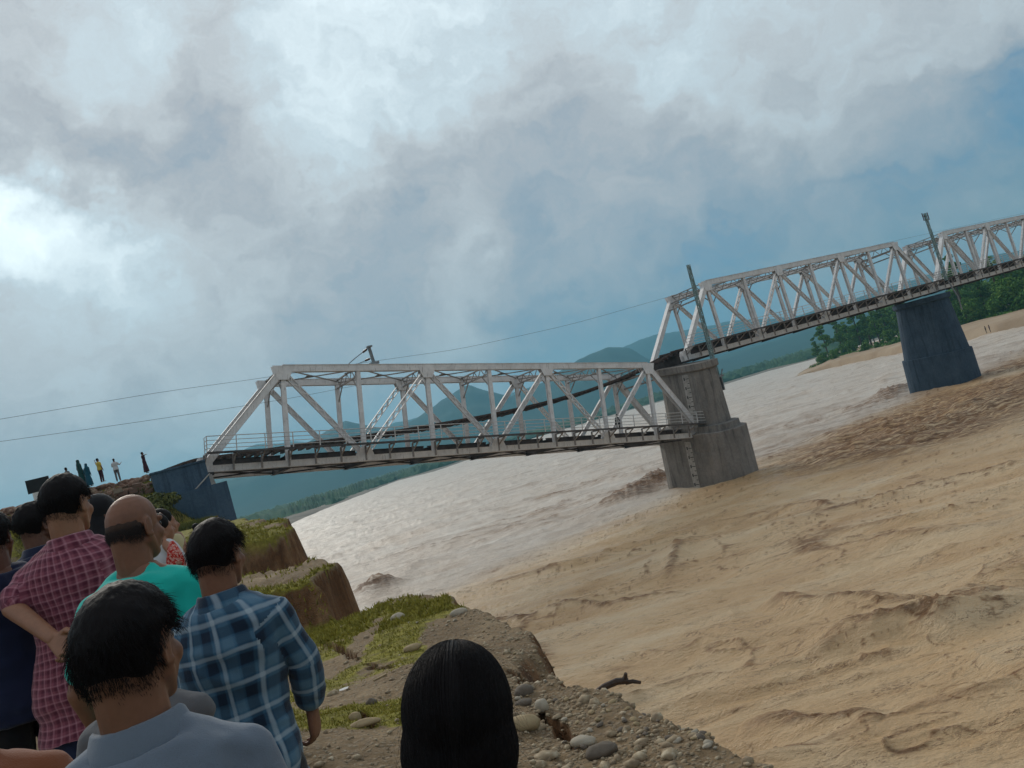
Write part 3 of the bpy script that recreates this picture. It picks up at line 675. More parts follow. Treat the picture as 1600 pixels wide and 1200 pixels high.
# ---- piers
def concrete(name, a, b_, st):
    m, nt, b = material(name, .88, .25); P = objco(nt)
    c = ramp(nt, noise(nt, P, .5, 7, .6), [(.3, a), (.7, b_)])
    streak = noise(nt, mapv(nt, P, (2.2, 2.2, .22)), 1.2, 6, .7)
    c = mix(nt, ramp(nt, streak, [(.5, (0,0,0)), (.72, (.85,.85,.85))]), c, st)
    nt.links.new(mix(nt, .35, c, ramp(nt, noise(nt, P, 6, 5, .7), [(.3, (.3,.3,.3)), (.7, (.7,.7,.7))]), 'OVERLAY'), b.inputs['Base Color'])
    bump(nt, b, noise(nt, P, 8, 5, .7), .6, .02); return m
m_pier1 = concrete('weathered_grey_concrete', lin((112,108,104)), lin((142,137,131)), lin((70,67,65)))
m_pier2 = concrete('dark_blue_grey_concrete', lin((52,68,84)), lin((70,86,102)), lin((36,48,60)))
m_abut = concrete('blue_grey_abutment_concrete', lin((58,78,98)), lin((76,96,114)), lin((42,56,70)))
m_gauge = simple('white_gauge_paint', lin((178,174,168)), lin((138,134,128)), 3, .7, .3)
m_black = simple('black_paint', lin((22,22,24)), lin((34,34,36)), 3, .6, .3)
def stadium(Lv, Tu, n=10, sq=1.0):
    """outline in (u,v): length Lv along v with rounded noses"""
    r = Tu/2; pts = []
    for k_ in range(n+1): t = -math.pi/2+math.pi*k_/n; pts.append((r*math.sin(t)*1.0, (Lv/2-r*sq)+r*sq*math.cos(t)))
    for k_ in range(n+1): t = math.pi/2-math.pi*k_/n; pts.append((r*math.sin(t), -(Lv/2-r*sq)-r*sq*math.cos(t)))
    return pts
def loft(m, levels, n, sq=1.0):
    rings = []
    for (z, Lv, Tu) in levels: rings.append([(a, b_, z) for a, b_ in stadium(Lv, Tu, n, sq)])
    k_ = len(rings[0]); V = [q for r_ in rings for q in r_]; F = []
    for i in range(len(rings)-1):
        for j in range(k_): F.append((i*k_+j, (i+1)*k_+j, (i+1)*k_+(j+1) % k_, i*k_+(j+1) % k_))
    F.append(tuple(range(k_))); F.append(tuple(range(len(V)-1, len(V)-1-k_, -1))); m.add(V, F)
def lifts(z0, z1, L0, T0, L1, T1, step=1.5, g=.03):
    out = []; z = z0
    while z < z1-.01:
        ze = min(z+step, z1); f0 = (z-z0)/(z1-z0); f1 = (ze-z0)/(z1-z0)
        a = (L0+(L1-L0)*f0, T0+(T1-T0)*f0); c = (L0+(L1-L0)*f1, T0+(T1-T0)*f1)
        out += [(z, a[0]-g, a[1]-g), (z+.04, a[0], a[1]), (ze-.04, c[0], c[1]), (ze, c[0]-g, c[1]-g)]; z = ze
    return out
def pier(u, vb, zt, shaft, base, zstep, mat, label, tilt, n, sq, ledge, fl=(1.5, 1.0)):
    R = empty('bridge_pier', tuple(BW(u, vb, ZW)), (tilt, 0, ROTZ)); tag(R, label, 'pier', 'concrete piers standing in the river'); H = zt-ZW; hs = zstep-ZW
    m = MB(); loft(m, lifts(-4, hs, base[0]+.5, base[1]+.4, base[0], base[1]), n, sq); m.build('pier_base', mat, R, False)
    if ledge: m = MB(); loft(m, [(hs-.001, base[0]-1.1, base[1]-.9), (hs+ledge, base[0]-1.2, base[1]-1.0)], n, sq); m.build('pier_plinth', mat, R)
    m = MB(); loft(m, lifts(hs-.05, H-.7, shaft[0]+fl[0], shaft[1]+fl[1], shaft[0], shaft[1]), n, sq); m.build('pier_shaft', mat, R)
    m = MB(); loft(m, [(H-.72, shaft[0]+.3, shaft[1]+.3), (H-.6, shaft[0]+.6, shaft[1]+.6), (H, shaft[0]+.6, shaft[1]+.6)], n, sq); m.build('pier_cap', mat, R)
    return R
ZS = ZB-.40
pier1 = pier(45.9, 1.45, ZS, (6.5, 2.7), (10.0, 4.7), -4.7, m_pier1, 'weathered grey concrete pier with white gauge strips, holding the broken end of the bridge', math.radians(6.0), 5, .8, .6, (.7, .5))
pier2 = pier(92.0, 2.9, ZS, (6.9, 3.2), (8.9, 4.9), -5.6, m_pier2, 'dark blue grey round nosed pier further out in the river', math.radians(2.5), 12, 1.0, 0)
def gauge(R, x, v0, z0, z1, Tz):
    """white strip with dark ticks on the face towards the abutment"""
    nn = 1
    m = MB(); f0 = Tz(z0); f1 = Tz(z1)
    m.add([(f0-.03, v0-.42, z0), (f0-.03, v0+.42, z0), (f1-.03, v0+.42, z1), (f1-.03, v0-.42, z1), (f0+.1, v0-.42, z0), (f0+.1, v0+.42, z0), (f1+.1, v0+.42, z1), (f1+.1, v0-.42, z1)],
          [(0,1,2,3), (4,7,6,5), (0,4,5,1), (1,5,6,2), (2,6,7,3), (3,7,4,0)])
    g = m.build('gauge_strip', m_gauge, R); z = z0+.35; t = MB(); k_ = 0
    while z < z1-.2:
        f = Tz(z)-.042; big = k_ % 2 == 0
        t.box(f, f+.012, v0-.40, v0-.40+(.42 if big else .24), z, z+.06)
        if big: t.box(f, f+.012, v0+.12, v0+.26, z-.12, z+.16)
        z += .45; k_ += 1
    t.build('gauge_marks', m_black, g)
def Tsh(z):
    hs = -4.7-ZW-.05; H = ZS-ZW-.7; f = (z-hs)/(H-hs); return -((2.7+.5)*(1-f)+2.7*f)/2
gauge(pier1, 0, -1.0, 5.7, 11.0, Tsh)
gauge(pier1, 0, -.3, .0, 4.6, lambda z: -(5.1+(4.7-5.1)*((z+4)/(5.27+4)))/2)
# broken ledge beam and dangling ironwork on the first pier
m = MB(); m.box(-2.6, -.4, -3.0, -.2, 0, .9)
# ---- abutment
ab = empty('bridge_abutment', tuple(BW(0, 0, 0)), (0, 0, ROTZ)); tag(ab, 'blue grey concrete abutment wall at the landward end of the fallen span', 'abutment')
m = MB(); m.box(-1.5, -.12, -3.2, 8.2, -2, 4.05); m.build('back_wall', m_abut, ab)
m = MB(); m.box(-3.35, -1.502, -3.2, -2.6, -2, 4.12); m.box(-3.42, -.10, -3.28, -2.5, 4.052, 4.16); m.build('wing_wall', m_abut, ab)
m = MB(); m.box(-6.5, .75, -3.7, 8.8, -9, 2.45); m.build('abutment_base', m_abut, ab)
for y in (0, TW):
    m = MB(); m.add([(-.1,y-.9,2.45),(.62,y-.8,2.45),(.62,y+.8,2.45),(-.1,y+.9,2.45),(-.1,y-.6,3.3),(.55,y-.55,3.3),(.55,y+.55,3.3),(-.1,y+.6,3.3)],[(0,3,2,1),(4,5,6,7),(0,1,5,4),(1,2,6,5),(2,3,7,6),(3,0,4,7)])
    m.build('bearing_block', m_gauge, ab)
m = MB(); m.tube([(-.05,-3.3,3.2),(-1.2,-3.4,2.4),(-2.6,-3.5,1.3),(-4,-3.9,.6)], .045, 6); m.build('drain_pipe', m_gauge, ab)
# ---- lattice masts
def mast(u, v, z0, h, label, lean=0, arms=False, leanu=0):
    R = empty('catenary_mast', tuple(BW(u, v, z0)), (lean, leanu, ROTZ)); tag(R, label, 'mast', 'lattice masts of the overhead line')
    k_ = .17
    for a in (-1, 1):
        for b_ in (-1, 1):
            m = MB(); m.bar((a*k_, b_*k_*.7, 0), (a*k_*.75, b_*k_*.55, h), .06, .06); m.build('mast_leg', m_green, R)
    n = int(h/.62); m = MB()
    for i in range(n):
        z, zz = i*h/n, (i+1)*h/n; f = 1-.25*i/n; s = 1 if i % 2 else -1
        for b_ in (-1, 1): m.bar((s*k_*f, b_*k_*.7*f, z), (-s*k_*f, b_*k_*.7*f, zz), .025, .09); m.box(-k_*f, k_*f, b_*k_*.7*f-.012, b_*k_*.7*f+.012, z-.05, z+.05)
        for a in (-1, 1): m.bar((a*k_*f, s*k_*.7*f, z), (a*k_*f, -s*k_*.7*f, zz), .09, .025)
    m.build('mast_lacing', m_green, R)
    return R
M1 = plane_v(1124, 586, -1.9)
mast(M1[0]-.3, -1.9, M1[1], 11.2, 'green white lattice mast leaning beside the broken end of the bridge', math.radians(2.6), leanu=math.radians(1.2))
MM = [o for o in bpy.data.objects if o.name.startswith('catenary_mast')][0]
m = MB(); m.box(-.5, .5, -.35, .35, -.18, 0); m.box(-.35,-.25,-.3,.3,-1.2,-.18); m.box(.15,.28,-.3,.3,-1.5,-.18); m.bar((-.3,0,-1.2),(.9,0,.5),.08,.08); m.bar((.3,0,-1.4),(-.9,0,.6),.06,.08); m.build('mast_bracket', m_grey, MM)
m2 = mast(91.6, -1.9, ZB+.9, 9.0, 'grey lattice mast with insulator arms above the far pier', math.radians(0), leanu=math.radians(.5))
for z, s in ((8.6, 1), (8.1, -1)):
    m = MB(); m.bar((-.7, 0, z), (.7, 0, z), .08, .08); m.tube([(-.6, 0, z), (-.6, 0, z+.45)], .07, 6); m.tube([(.6, 0, z), (.6, 0, z+.45)], .07, 6); m.build('insulator_arm', m_insul, m2)
m = MB(); m.tube([(-.1,-.2,-.2),(.15,-.6,-2.5),(.3,-.5,-4.2)], .09, 6); m.build('stay_tube', m_grey, m2)
# cantilever on the fallen span's top chord
cu, cz = plane_v(584, 566, .3)
cn = empty('catenary_cantilever', tuple(BW(cu, .3, cz)), (0, 0, ROTZ)); tag(cn, 'small grey cantilever bracket with thin arms on the top of the fallen span', 'bracket')
m = MB(); m.bar((0,0,-.1), (-.05,0,1.28), .2, .2); m.box(-.35,.35,-.25,.25,-.2,.0); m.box(-.2,.2,-.16,.16,1.22,1.34); m.build('bracket_post', m_grey, cn)
m = MB(); m.tube([(-.1,0,1.2),(-1.1,1.0,.72),(-1.75,1.4,.35)], .035, 5); m.tube([(-.1,0,.35),(-1.3,1.1,.22),(-2.3,1.8,.12)], .03, 5); m.tube([(-1.75,1.4,.35),(-1.75,1.4,-.15)], .03, 5); m.build('bracket_arm', m_grey, cn)
m = MB(); m.tube([(-.22,.08,1.13),(-.5,.36,1.0)], .09, 7); m.tube([(-.2,.1,.35),(-.5,.36,.32)], .09, 7); m.build('insulator', m_insul, cn)
m = MB(); m.box(-2.0,-1.5,1.3,1.5,-.25,-.15); m.build('wire_clamp', m_grey, cn)
# overhead wires
def wire(name, pts, label, r=.013):
    P = [BW(u, TW/2, z) for u, z in pts]; Q = []
    for i in range(len(P)-1):
        for k_ in range(6): Q.append(P[i]*(1-k_/6)+P[i+1]*k_/6)
    Q.append(P[-1]); Q = np.array(Q)
    for _ in range(3): Q[1:-1] = (Q[:-2]+2*Q[1:-1]+Q[2:])/4
    m = MB(); m.tube(list(Q), r, 5); o = m.build(name, m_wire); tag(o, label, 'wire', 'sagging overhead wires'); return o
wire('catenary_wire', [(-13,10.45),(-10.4,10.34),(-.8,10.0),(6.6,9.48),(16.2,8.94),(23.4,8.45),(36,8.5),(48.4,9.15),(60,9.6),(91,10.3),(140,10.6)], 'upper overhead wire sagging across the sky from the left edge past the fallen span')
wire('contact_wire', [(-13,9.15),(-10.7,8.93),(-2,8.2),(7.3,7.55),(14,7.35)], 'lower overhead wire running from the left edge into the fallen span')
#@@VEG
# ================================================================== VEGETATION, STONES
def gz(x, y):
    z, _, _ = ground(np.atleast_1d(np.float64(x)), np.atleast_1d(np.float64(y))); return float(z[0])
# wooded sand spit at the right
SPIT = shore([(1238,589),(1290,577),(1340,566),(1407,552),(1450,545),(1508,533),(1560,521),(1610,508),(1760,470)])
TL = lambda px: float(np.interp(px, [1262,1270,1404,1600,1760], [579,576,542,497,460]))
sp_o = strip_land('sand_spit', SPIT, 160, ZW+.9, ZW+2.6, m_sandbar, .9, 150, rows=16, sub=14, pw=.6, taper=.22); tag(sp_o, kind='structure')
def foliage_mat(name, a, b_, c):
    m, nt, b = material(name, .75, .15)
    r = N(nt, 'ShaderNodeObjectInfo').outputs['Random']; n_ = noise(nt, objco(nt), .45, 4, .7)
    col = ramp(nt, n_, [(.3, a), (.5, b_), (.72, c)])
    col = mix(nt, mt(nt, 'MULTIPLY', r, .5), col, mix(nt, 1.0, col, (1.5, 1.3, .7, 1), 'MULTIPLY'))
    nt.links.new(col, b.inputs['Base Color']); return m
m_leaf = foliage_mat('tree_foliage', lin((38,66,30)), lin((70,112,46)), lin((122,150,70)))
m_trunk = simple('tree_bark', lin((62,54,46)), lin((98,86,72)), 2, .9, .2)
def leaf_cloud(centers, n, size, flat=.8, seed=0):
    """many leaf-clump faces spread through ellipsoid lobes"""
    r_ = np.random.default_rng(seed); V = []; F = []
    C_ = np.array([c[:3] for c in centers]); R_ = np.array([c[3:6] for c in centers]); wt = R_.prod(1)**.67; wt /= wt.sum()
    k_ = r_.choice(len(centers), n, p=wt); d = r_.normal(size=(n, 3)); d /= np.linalg.norm(d, axis=1)[:, None]
    rad = r_.uniform(.35, 1.0, n)**.45; P_ = C_[k_]+d*rad[:, None]*R_[k_]
    nrm = d*.7+r_.normal(size=(n, 3))*.6+np.array((0, 0, .35)); nrm /= np.linalg.norm(nrm, axis=1)[:, None]
    a = np.cross(nrm, r_.normal(size=(n, 3))); a /= np.linalg.norm(a, axis=1)[:, None]; b_ = np.cross(nrm, a)
    s = size*r_.uniform(.6, 1.4, n)[:, None]
    V = np.stack([P_-a*s, P_-b_*s*flat+nrm*s*.2, P_+a*s, P_+b_*s*flat+nrm*s*.2], 1).reshape(-1, 3)
    F = np.arange(n*4).reshape(n, 4); return V, F
def tree_meshes(kind, seed):
    r_ = random.Random(seed); h = {'tall': 20, 'round': 13, 'bush': 8}[kind]; lobes = []
    if kind == 'tall':
        for k_ in range(9):
            z = h*(.42+.58*k_/9)+r_.uniform(-.5, .5); a = r_.uniform(0, 6.28); q = r_.uniform(.8, 2.9)*(1.15-.8*k_/9); s = r_.uniform(1.2, 2.1)*(1.1-.45*k_/9)
            lobes.append((q*math.cos(a), q*math.sin(a), z, s*1.25, s*1.25, s*.62))
    else:
        for k_ in range(11):
            a = r_.uniform(0, 6.28); q = r_.uniform(.2, 1)*h*.32; z = h*r_.uniform(.28, .86); s = h*r_.uniform(.13, .22)
            lobes.append((q*math.cos(a)*(1.1-z/h*.5), q*math.sin(a)*(1.1-z/h*.5), z, s*1.1, s*1.1, s*.85))
    V, F = leaf_cloud(lobes, {'tall': 1900, 'round': 2200, 'bush': 1300}[kind], {'tall': .34, 'round': .40, 'bush': .36}[kind], seed=seed)
    m = MB(); top = h*(.9 if kind == 'tall' else .6)
    m.tube([(0,0,-1),(.1,.05,h*.3),(-.1,.1,h*.6),(.05,0,top)], [.32*h/14,.24*h/14,.16*h/14,.05], 7)
    for l_ in lobes: m.tube([(0,.05,max(l_[2]-1.6, h*.2)), (l_[0]*.6, l_[1]*.6, l_[2]-.5), (l_[0], l_[1], l_[2])], [.10, .07, .03], 4)
    return mesh_np('crown', V, F, m_leaf), mesh_np('trunk', np.array(m.v), m.f, m_trunk, True)
TM = {(k_, i): tree_meshes(k_, 10*i+len(k_)) for k_ in ('tall', 'round', 'bush') for i in range(3)}
def tree(x, y, z, kind, i, s, rz, label, group, nm='tree'):
    R = empty(nm, (x, y, z), (0, 0, rz)); R.scale = (s, s, s*random.uniform(.95, 1.1)); tag(R, label, 'tree', group)
    link('crown', TM[(kind, i)][0], R); link('trunk', TM[(kind, i)][1], R)
def along(line, t):
    t = t*(len(line)-1); i = min(int(t), len(line)-2); f = t-i
    return np.array(line[i])*(1-f)+np.array(line[i+1])*f
rt = random.Random(5)
def spit_pt(px, py, back):
    c = atz(px, py, ZW)[:2]; r_ = np.hypot(*c); return c*(1+back/r_)
# tall ones that stand out
for (px, py, back, i, s, lab) in ((1299,569,6,0,.98,'tall layered tree nearest the tip of the wooded spit'), (1352,556,10,1,1.0,'tall layered tree second from the tip of the wooded spit'),
        (1425,538,12,2,.98,'tall tree seen through the truss just left of the dark blue grey pier'), (1517,517,10,0,1.2,'tallest tree, rising behind the truss just right of the dark blue grey pier'),
        (1380,549,10,2,.8,'tall layered tree standing a little left of the dark blue grey pier')):
    c = spit_pt(px, py, back); tree(c[0], c[1], ZW+1, 'tall', i, s, rt.uniform(0, 6), lab, None)
for (px, s, i) in ((1284,.62,1),(1322,.92,2),(1336,.80,0),(1366,1.0,1),(1394,.92,0),(1548,1.0,1),(1576,1.12,2),(1592,.95,0)):
    c = spit_pt(px, TL(px), 8); tree(c[0], c[1], ZW+1, 'tall', i, s, rt.uniform(0, 6), 'tall tree with layered branches rising above the bushes of the sand spit', 'tall trees of the wooded spit')
for k_ in range(46):
    t = .03+.97*k_/45; px = 1275+t*390; py = TL(px)+3; back = 4+rt.uniform(0, 22)*(.4+t)
    c = spit_pt(px+rt.uniform(-6, 6), py, back); s = rt.uniform(.42, .8)*(.55+.5*min(1, t*3))*(1-.12*t)
    tree(c[0], c[1], ZW+.7, 'round' if rt.random() < .6 else 'bush', rt.randrange(3), s*(1 if rt.random() < .75 else 1.2), rt.uniform(0, 6), 'bushy dark green tree in the dense wood on the sand spit', 'bushy trees of the wooded spit')
for k_ in range(30):
    px = 1330+k_*14; py = TL(px); back = 30+rt.uniform(0, 40); c = spit_pt(px, py, back)
    tree(c[0], c[1], ZW+1.5, 'round', rt.randrange(3), rt.uniform(.95, 1.3), rt.uniform(0, 6), 'bushy dark green tree in the dense wood on the sand spit', 'bushy trees of the wooded spit')
lob = []
for k_ in range(150):
    px = 1266+rt.uniform(0, 1)**.9*420; py = TL(px)+2; back = rt.uniform(0, 9); c = spit_pt(px, py, back); s = rt.uniform(1.2, 2.4)*(.5 if px < 1290 else 1)
    lob.append((c[0], c[1], ZW+.9+s*.4, s*1.5, s*1.5, s*.9))
V, F = leaf_cloud(lob, 15000, .36, seed=3); tag(link('undergrowth', mesh_np('undergrowth', V, F, m_leaf)), kind='stuff', label='low green undergrowth along the foot of the wooded spit')
# bushes on the embankment by the wing wall
m_shrub = foliage_mat('shrub_foliage', lin((58,64,36)), lin((82,88,48)), lin((112,112,66)))
sh = BW(-3.6, -4.6, 0); V, F = leaf_cloud([(0,0,.5,.9,.9,.5),(1.0,-.3,.35,.6,.6,.4),(-1.0,.3,.4,.7,.6,.45),(.4,-.8,.0,.8,.7,.35)], 1500, .09, seed=8)
sb = empty('bush', (sh[0], sh[1], gz(sh[0], sh[1])-.1)); tag(sb, 'straggly green bush on the embankment against the wing wall', 'bush'); link('foliage', mesh_np('foliage', V, F, m_shrub), sb)
m = MB(); [m.tube([(0,0,-.2),(a*.3,b_*.3,.3),(a*.7,b_*.6,.6)], [.03,.02,.01], 5) for a, b_ in ((1,0),(-1,.3),(.3,-.9),(-.4,.6))]; m.build('stem', m_trunk, sb)
# ---- grass blades
m_blade, nt, b = material('grass_blade', .7, .2)
nt.links.new(ramp(nt, noise(nt, geopos(nt), 5, 5, .7), [(.25, lin((94,88,36))), (.5, lin((136,130,52))), (.7, lin((168,158,72))), (.85, lin((190,174,116)))]), b.inputs['Base Color'])
def blades(n, rmin, rmax, a0, a1, h, wd, thr, seed, amt=None):
    r_ = np.random.default_rng(seed); rr = np.sqrt(r_.uniform(rmin**2, rmax**2, n*3)) if rmax < 10 else np.exp(r_.uniform(np.log(rmin), np.log(rmax), n*3)); th = np.radians(r_.uniform(a0, a1, n*3)); x = rr*np.sin(th); y = rr*np.cos(th)
    g_ = grass_amount(x, y); g_ = g_+.5*(fbm(x*6, y*6, oct=3, seed=301)); k_ = r_.uniform(0, 1, n*3)**.8*.9 < g_-thr; x, y = x[k_][:n], y[k_][:n]
    z, sd, _ = ground(x, y); k_ = sd < -.02; x, y, z = x[k_], y[k_], z[k_]; m_ = len(x)
    hh = h*r_.uniform(.4, 1.3, m_)*(.7+.5*np.clip(np.hypot(x, y)/10, 0, 2)); an = r_.uniform(0, 6.28, m_); lx = r_.normal(0, .5, m_)*hh; ly = r_.normal(0, .5, m_)*hh; w_ = wd*r_.uniform(.7, 1.4, m_)*(.6+np.hypot(x, y)/14)
    A = np.stack([x+np.cos(an)*w_, y+np.sin(an)*w_, z-.005], 1); B_ = np.stack([x-np.cos(an)*w_, y-np.sin(an)*w_, z-.005], 1); T_ = np.stack([x+lx, y+ly, z+hh], 1)
    return np.stack([A, B_, T_], 1).reshape(-1, 3)
V = np.concatenate([blades(75000, 3.2, 14, -48, 2, .024, .005, .36, 1), blades(50000, 12, 34, -42, -6, .05, .010, .15, 2)])
tag(link('grass', mesh_np('grass', V, np.arange(len(V)).reshape(-1, 3), m_blade)), kind='stuff', label='short patchy grass on the crumbling riverbank')
# embankment slope grass
r_ = np.random.default_rng(4); n = 26000; uu = r_.uniform(-14, -1.5, n); vv = r_.uniform(-15, -1.6, n); Q = BO[None]+np.outer(uu, (DX, DY))+np.outer(vv, (-DY, DX)); x, y = Q.T
k_ = fbm(x*.5, y*.5, oct=3, seed=77) > -.22; x, y = x[k_], y[k_]; z, sd, _ = ground(x, y); k_ = sd < 0; x, y, z = x[k_], y[k_], z[k_]; m_ = len(x); an = r_.uniform(0, 6.28, m_); hh = r_.uniform(.08, .32, m_); w_ = .022
V = np.stack([np.stack([x+np.cos(an)*w_, y+np.sin(an)*w_, z-.03], 1), np.stack([x-np.cos(an)*w_, y-np.sin(an)*w_, z-.03], 1), np.stack([x+r_.normal(0, .1, m_), y+r_.normal(0, .1, m_), z+hh], 1)], 1).reshape(-1, 3)
tag(link('embankment_grass', mesh_np('embankment_grass', V, np.arange(len(V)).reshape(-1, 3), m_shrub)), kind='stuff', label='rough grass on the embankment slope')
# ---- stones
def ico():
    t = (1+5**.5)/2; v = np.array([(-1,t,0),(1,t,0),(-1,-t,0),(1,-t,0),(0,-1,t),(0,1,t),(0,-1,-t),(0,1,-t),(t,0,-1),(t,0,1),(-t,0,-1),(-t,0,1)], float); v /= np.linalg.norm(v[0])
    f = [(0,11,5),(0,5,1),(0,1,7),(0,7,10),(0,10,11),(1,5,9),(5,11,4),(11,10,2),(10,7,6),(7,1,8),(3,9,4),(3,4,2),(3,2,6),(3,6,8),(3,8,9),(4,9,5),(2,4,11),(6,2,10),(8,6,7),(9,8,1)]
    return v, np.array(f)
IV, IF = ico()
m_peb, nt, b = material('river_pebbles', .82, .3)
nt.links.new(ramp(nt, noise(nt, geopos(nt), 13, 3, .6), [(.22, lin((96,84,68))), (.42, lin((134,117,94))), (.58, lin((158,142,116))), (.74, lin((198,186,162)))]), b.inputs['Base Color'])
def pebbles(n, xs, ys, zs, size, seed):
    r_ = np.random.default_rng(seed); s = size*np.exp(r_.normal(0, .6, n)); A = r_.uniform(.6, 1.2, (n, 3))*np.array((1.15, .95, .62)); an = r_.uniform(0, 6.28, n); c, q = np.cos(an), np.sin(an)
    L_ = IV[None]*A[:, None]*s[:, None, None]*(1+r_.uniform(-.16, .16, (n, 12, 1))); X = L_[..., 0]*c[:, None]-L_[..., 1]*q[:, None]; Y = L_[..., 0]*q[:, None]+L_[..., 1]*c[:, None]
    V = np.stack([X+xs[:, None], Y+ys[:, None], L_[..., 2]+(zs+s*.12)[:, None]], -1).reshape(-1, 3)
    return V, (IF[None]+np.arange(n)[:, None, None]*12).reshape(-1, 3)
def scatter(n, seed):
    r_ = np.random.default_rng(seed); rr = np.exp(r_.uniform(np.log(2.8), np.log(14.5), n*4)); th = np.radians(r_.uniform(-40, 24, n*4)); x = rr*np.sin(th); y = rr*np.cos(th)
    sd = sdist(x, y); g_ = grass_amount(x, y); den = (.15+.85*sstep(-1.6, -.35, x+.33*(y-6.3)))*(1-.75*np.clip(g_*1.5, 0, 1))*(.35+.8*(fbm(x*2, y*2, oct=3, seed=400)+.4)); k_ = (sd < .5) & (r_.uniform(0, 1, n*4) < den)
    x, y = x[k_][:n], y[k_][:n]; return x, y, ground(x, y)[0]
x, y, z = scatter(17000, 11); V1, F1 = pebbles(len(x), x, y, z, .0085, 12)
x, y, z = scatter(1500, 13); V2, F2 = pebbles(len(x), x, y, z, .017, 14)
tag(link('gravel', mesh_np('gravel', np.concatenate([V1, V2]), np.concatenate([F1, F2+len(V1)]), m_peb, True)), kind='stuff', label='loose river gravel strewn over the bank')
def boulder(px, py, zg, sx, sy, sz, mat, label, group=None, nm='stone', rz=0, seed=0):
    c = atz(px, py, zg); g_ = gz(c[0], c[1]); th = np.linspace(0, math.pi, 12); ph = np.linspace(0, 2*math.pi, 18, endpoint=False); T_, P_ = np.meshgrid(th, ph, indexing='ij')
    X = np.sin(T_)*np.cos(P_); Y = np.sin(T_)*np.sin(P_); Z = np.cos(T_); n_ = 1+.22*fbm(X.ravel()*1.3+seed, Y.ravel()*1.3, Z.ravel()*1.3, oct=3, seed=seed).reshape(X.shape)
    V = np.stack([X*sx*n_, Y*sy*n_, Z*sz*n_], -1).reshape(-1, 3); F = [(i*18+j, (i+1)*18+j, (i+1)*18+(j+1) % 18, i*18+(j+1) % 18) for i in range(11) for j in range(18)]
    o = link(nm, mesh_np(nm, V, F, mat, True)); o.location = (c[0], c[1], g_+sz*.45); o.rotation_euler = (0, 0, rz); tag(o, label, 'stone', group); return o
m_tan = simple('tan_boulder', lin((140,122,92)), lin((166,148,114)), 9, .8, .3, .004, 40); m_gry = simple('grey_boulder', lin((88,80,70)), lin((116,106,94)), 9, .8, .3, .004, 40); m_pal = simple('pale_boulder', lin((150,142,126)), lin((176,166,148)), 9, .8, .3, .004, 40)
boulder(824,1168,-2.05,.135,.075,.062, m_tan, 'large smooth tan boulder just right of the woman\'s head', nm='boulder', rz=-.15, seed=1)
boulder(826,1108,-2.1,.085,.06,.05, m_gry, 'dark grey round stone beside the crack above the tan boulder', seed=2, rz=.3)
boulder(826,1127,-2.1,.07,.045,.03, m_gry, 'flat grey stone half buried between the dark stone and tan boulder', seed=3)
boulder(857,1138,-2.1,.05,.05,.05, m_pal, 'pale upright stone at the edge of the long crack', seed=4)
boulder(915,1176,-2.0,.085,.05,.035, m_pal, 'flat pale greenish stone right of the long crack', seed=5, rz=-.3)
boulder(946,1192,-2.0,.10,.06,.045, m_gry, 'broad grey stone at the bottom edge right of the long crack', seed=6)
boulder(571,1180,-2.0,.05,.04,.04, m_tan, 'round tan stone in the grass left of the woman\'s head', seed=7)
boulder(585,1192,-2.0,.13,.045,.03, m_tan, 'long flat tan stone below the round tan stone', seed=8, rz=-.1)
boulder(620,960,-2.15,.12,.08,.07, m_pal, 'pale stone lying in the grass near the bank crest', seed=9)
boulder(716,954,-2.2,.13,.07,.06, m_pal, 'pale stone on the outer crest of the grassy bank', seed=10)
boulder(643,1006,-2.12,.12,.07,.05, m_tan, 'flat tan stone above the woman\'s head', seed=11)
boulder(592,1143,-2.0,.05,.035,.035, m_gry, 'small grey stone at the left of the woman\'s hair', seed=12)
rs = random.Random(9); Bp = None
SM = [None]*6
for k_ in range(110):
    px = rs.uniform(560, 1130); lo = np.interp(px, [560,692,740,840,872,960,1040,1110,1180], [965,950,965,1020,1092,1105,1135,1165,1210]); py = lo+(1200-lo)*rs.uniform(0, 1)**1.2
    if px < 800 and py > 1010: continue
    c = atz(px, py, -2.15 if py < 1060 else -2.05); j = k_ % 6
    if SM[j] is None: o = boulder(px, py, -2.1, .036, .028, .022, [m_pal, m_tan, m_gry][j % 3], '', 'fist sized stones scattered on the bank', nm='cobblestone', seed=20+j); SM[j] = o; sc_ = 1
    else: o = SM[j].copy(); COL.objects.link(o)
    s_ = rs.uniform(.35, .85); o.location = (c[0], c[1], gz(c[0], c[1])+.008); o.scale = (s_, s_, s_*rs.uniform(.7, 1)); o.rotation_euler = (rs.uniform(-.3, .3), rs.uniform(-.3, .3), rs.uniform(0, 6))
    o['label'] = 'small rounded %s stone among the gravel of the crumbling bank' % (['pale', 'tan', 'grey'][j % 3]); o['group'] = 'small %s stones on the gravel bank' % (['pale', 'tan', 'grey'][j % 3])
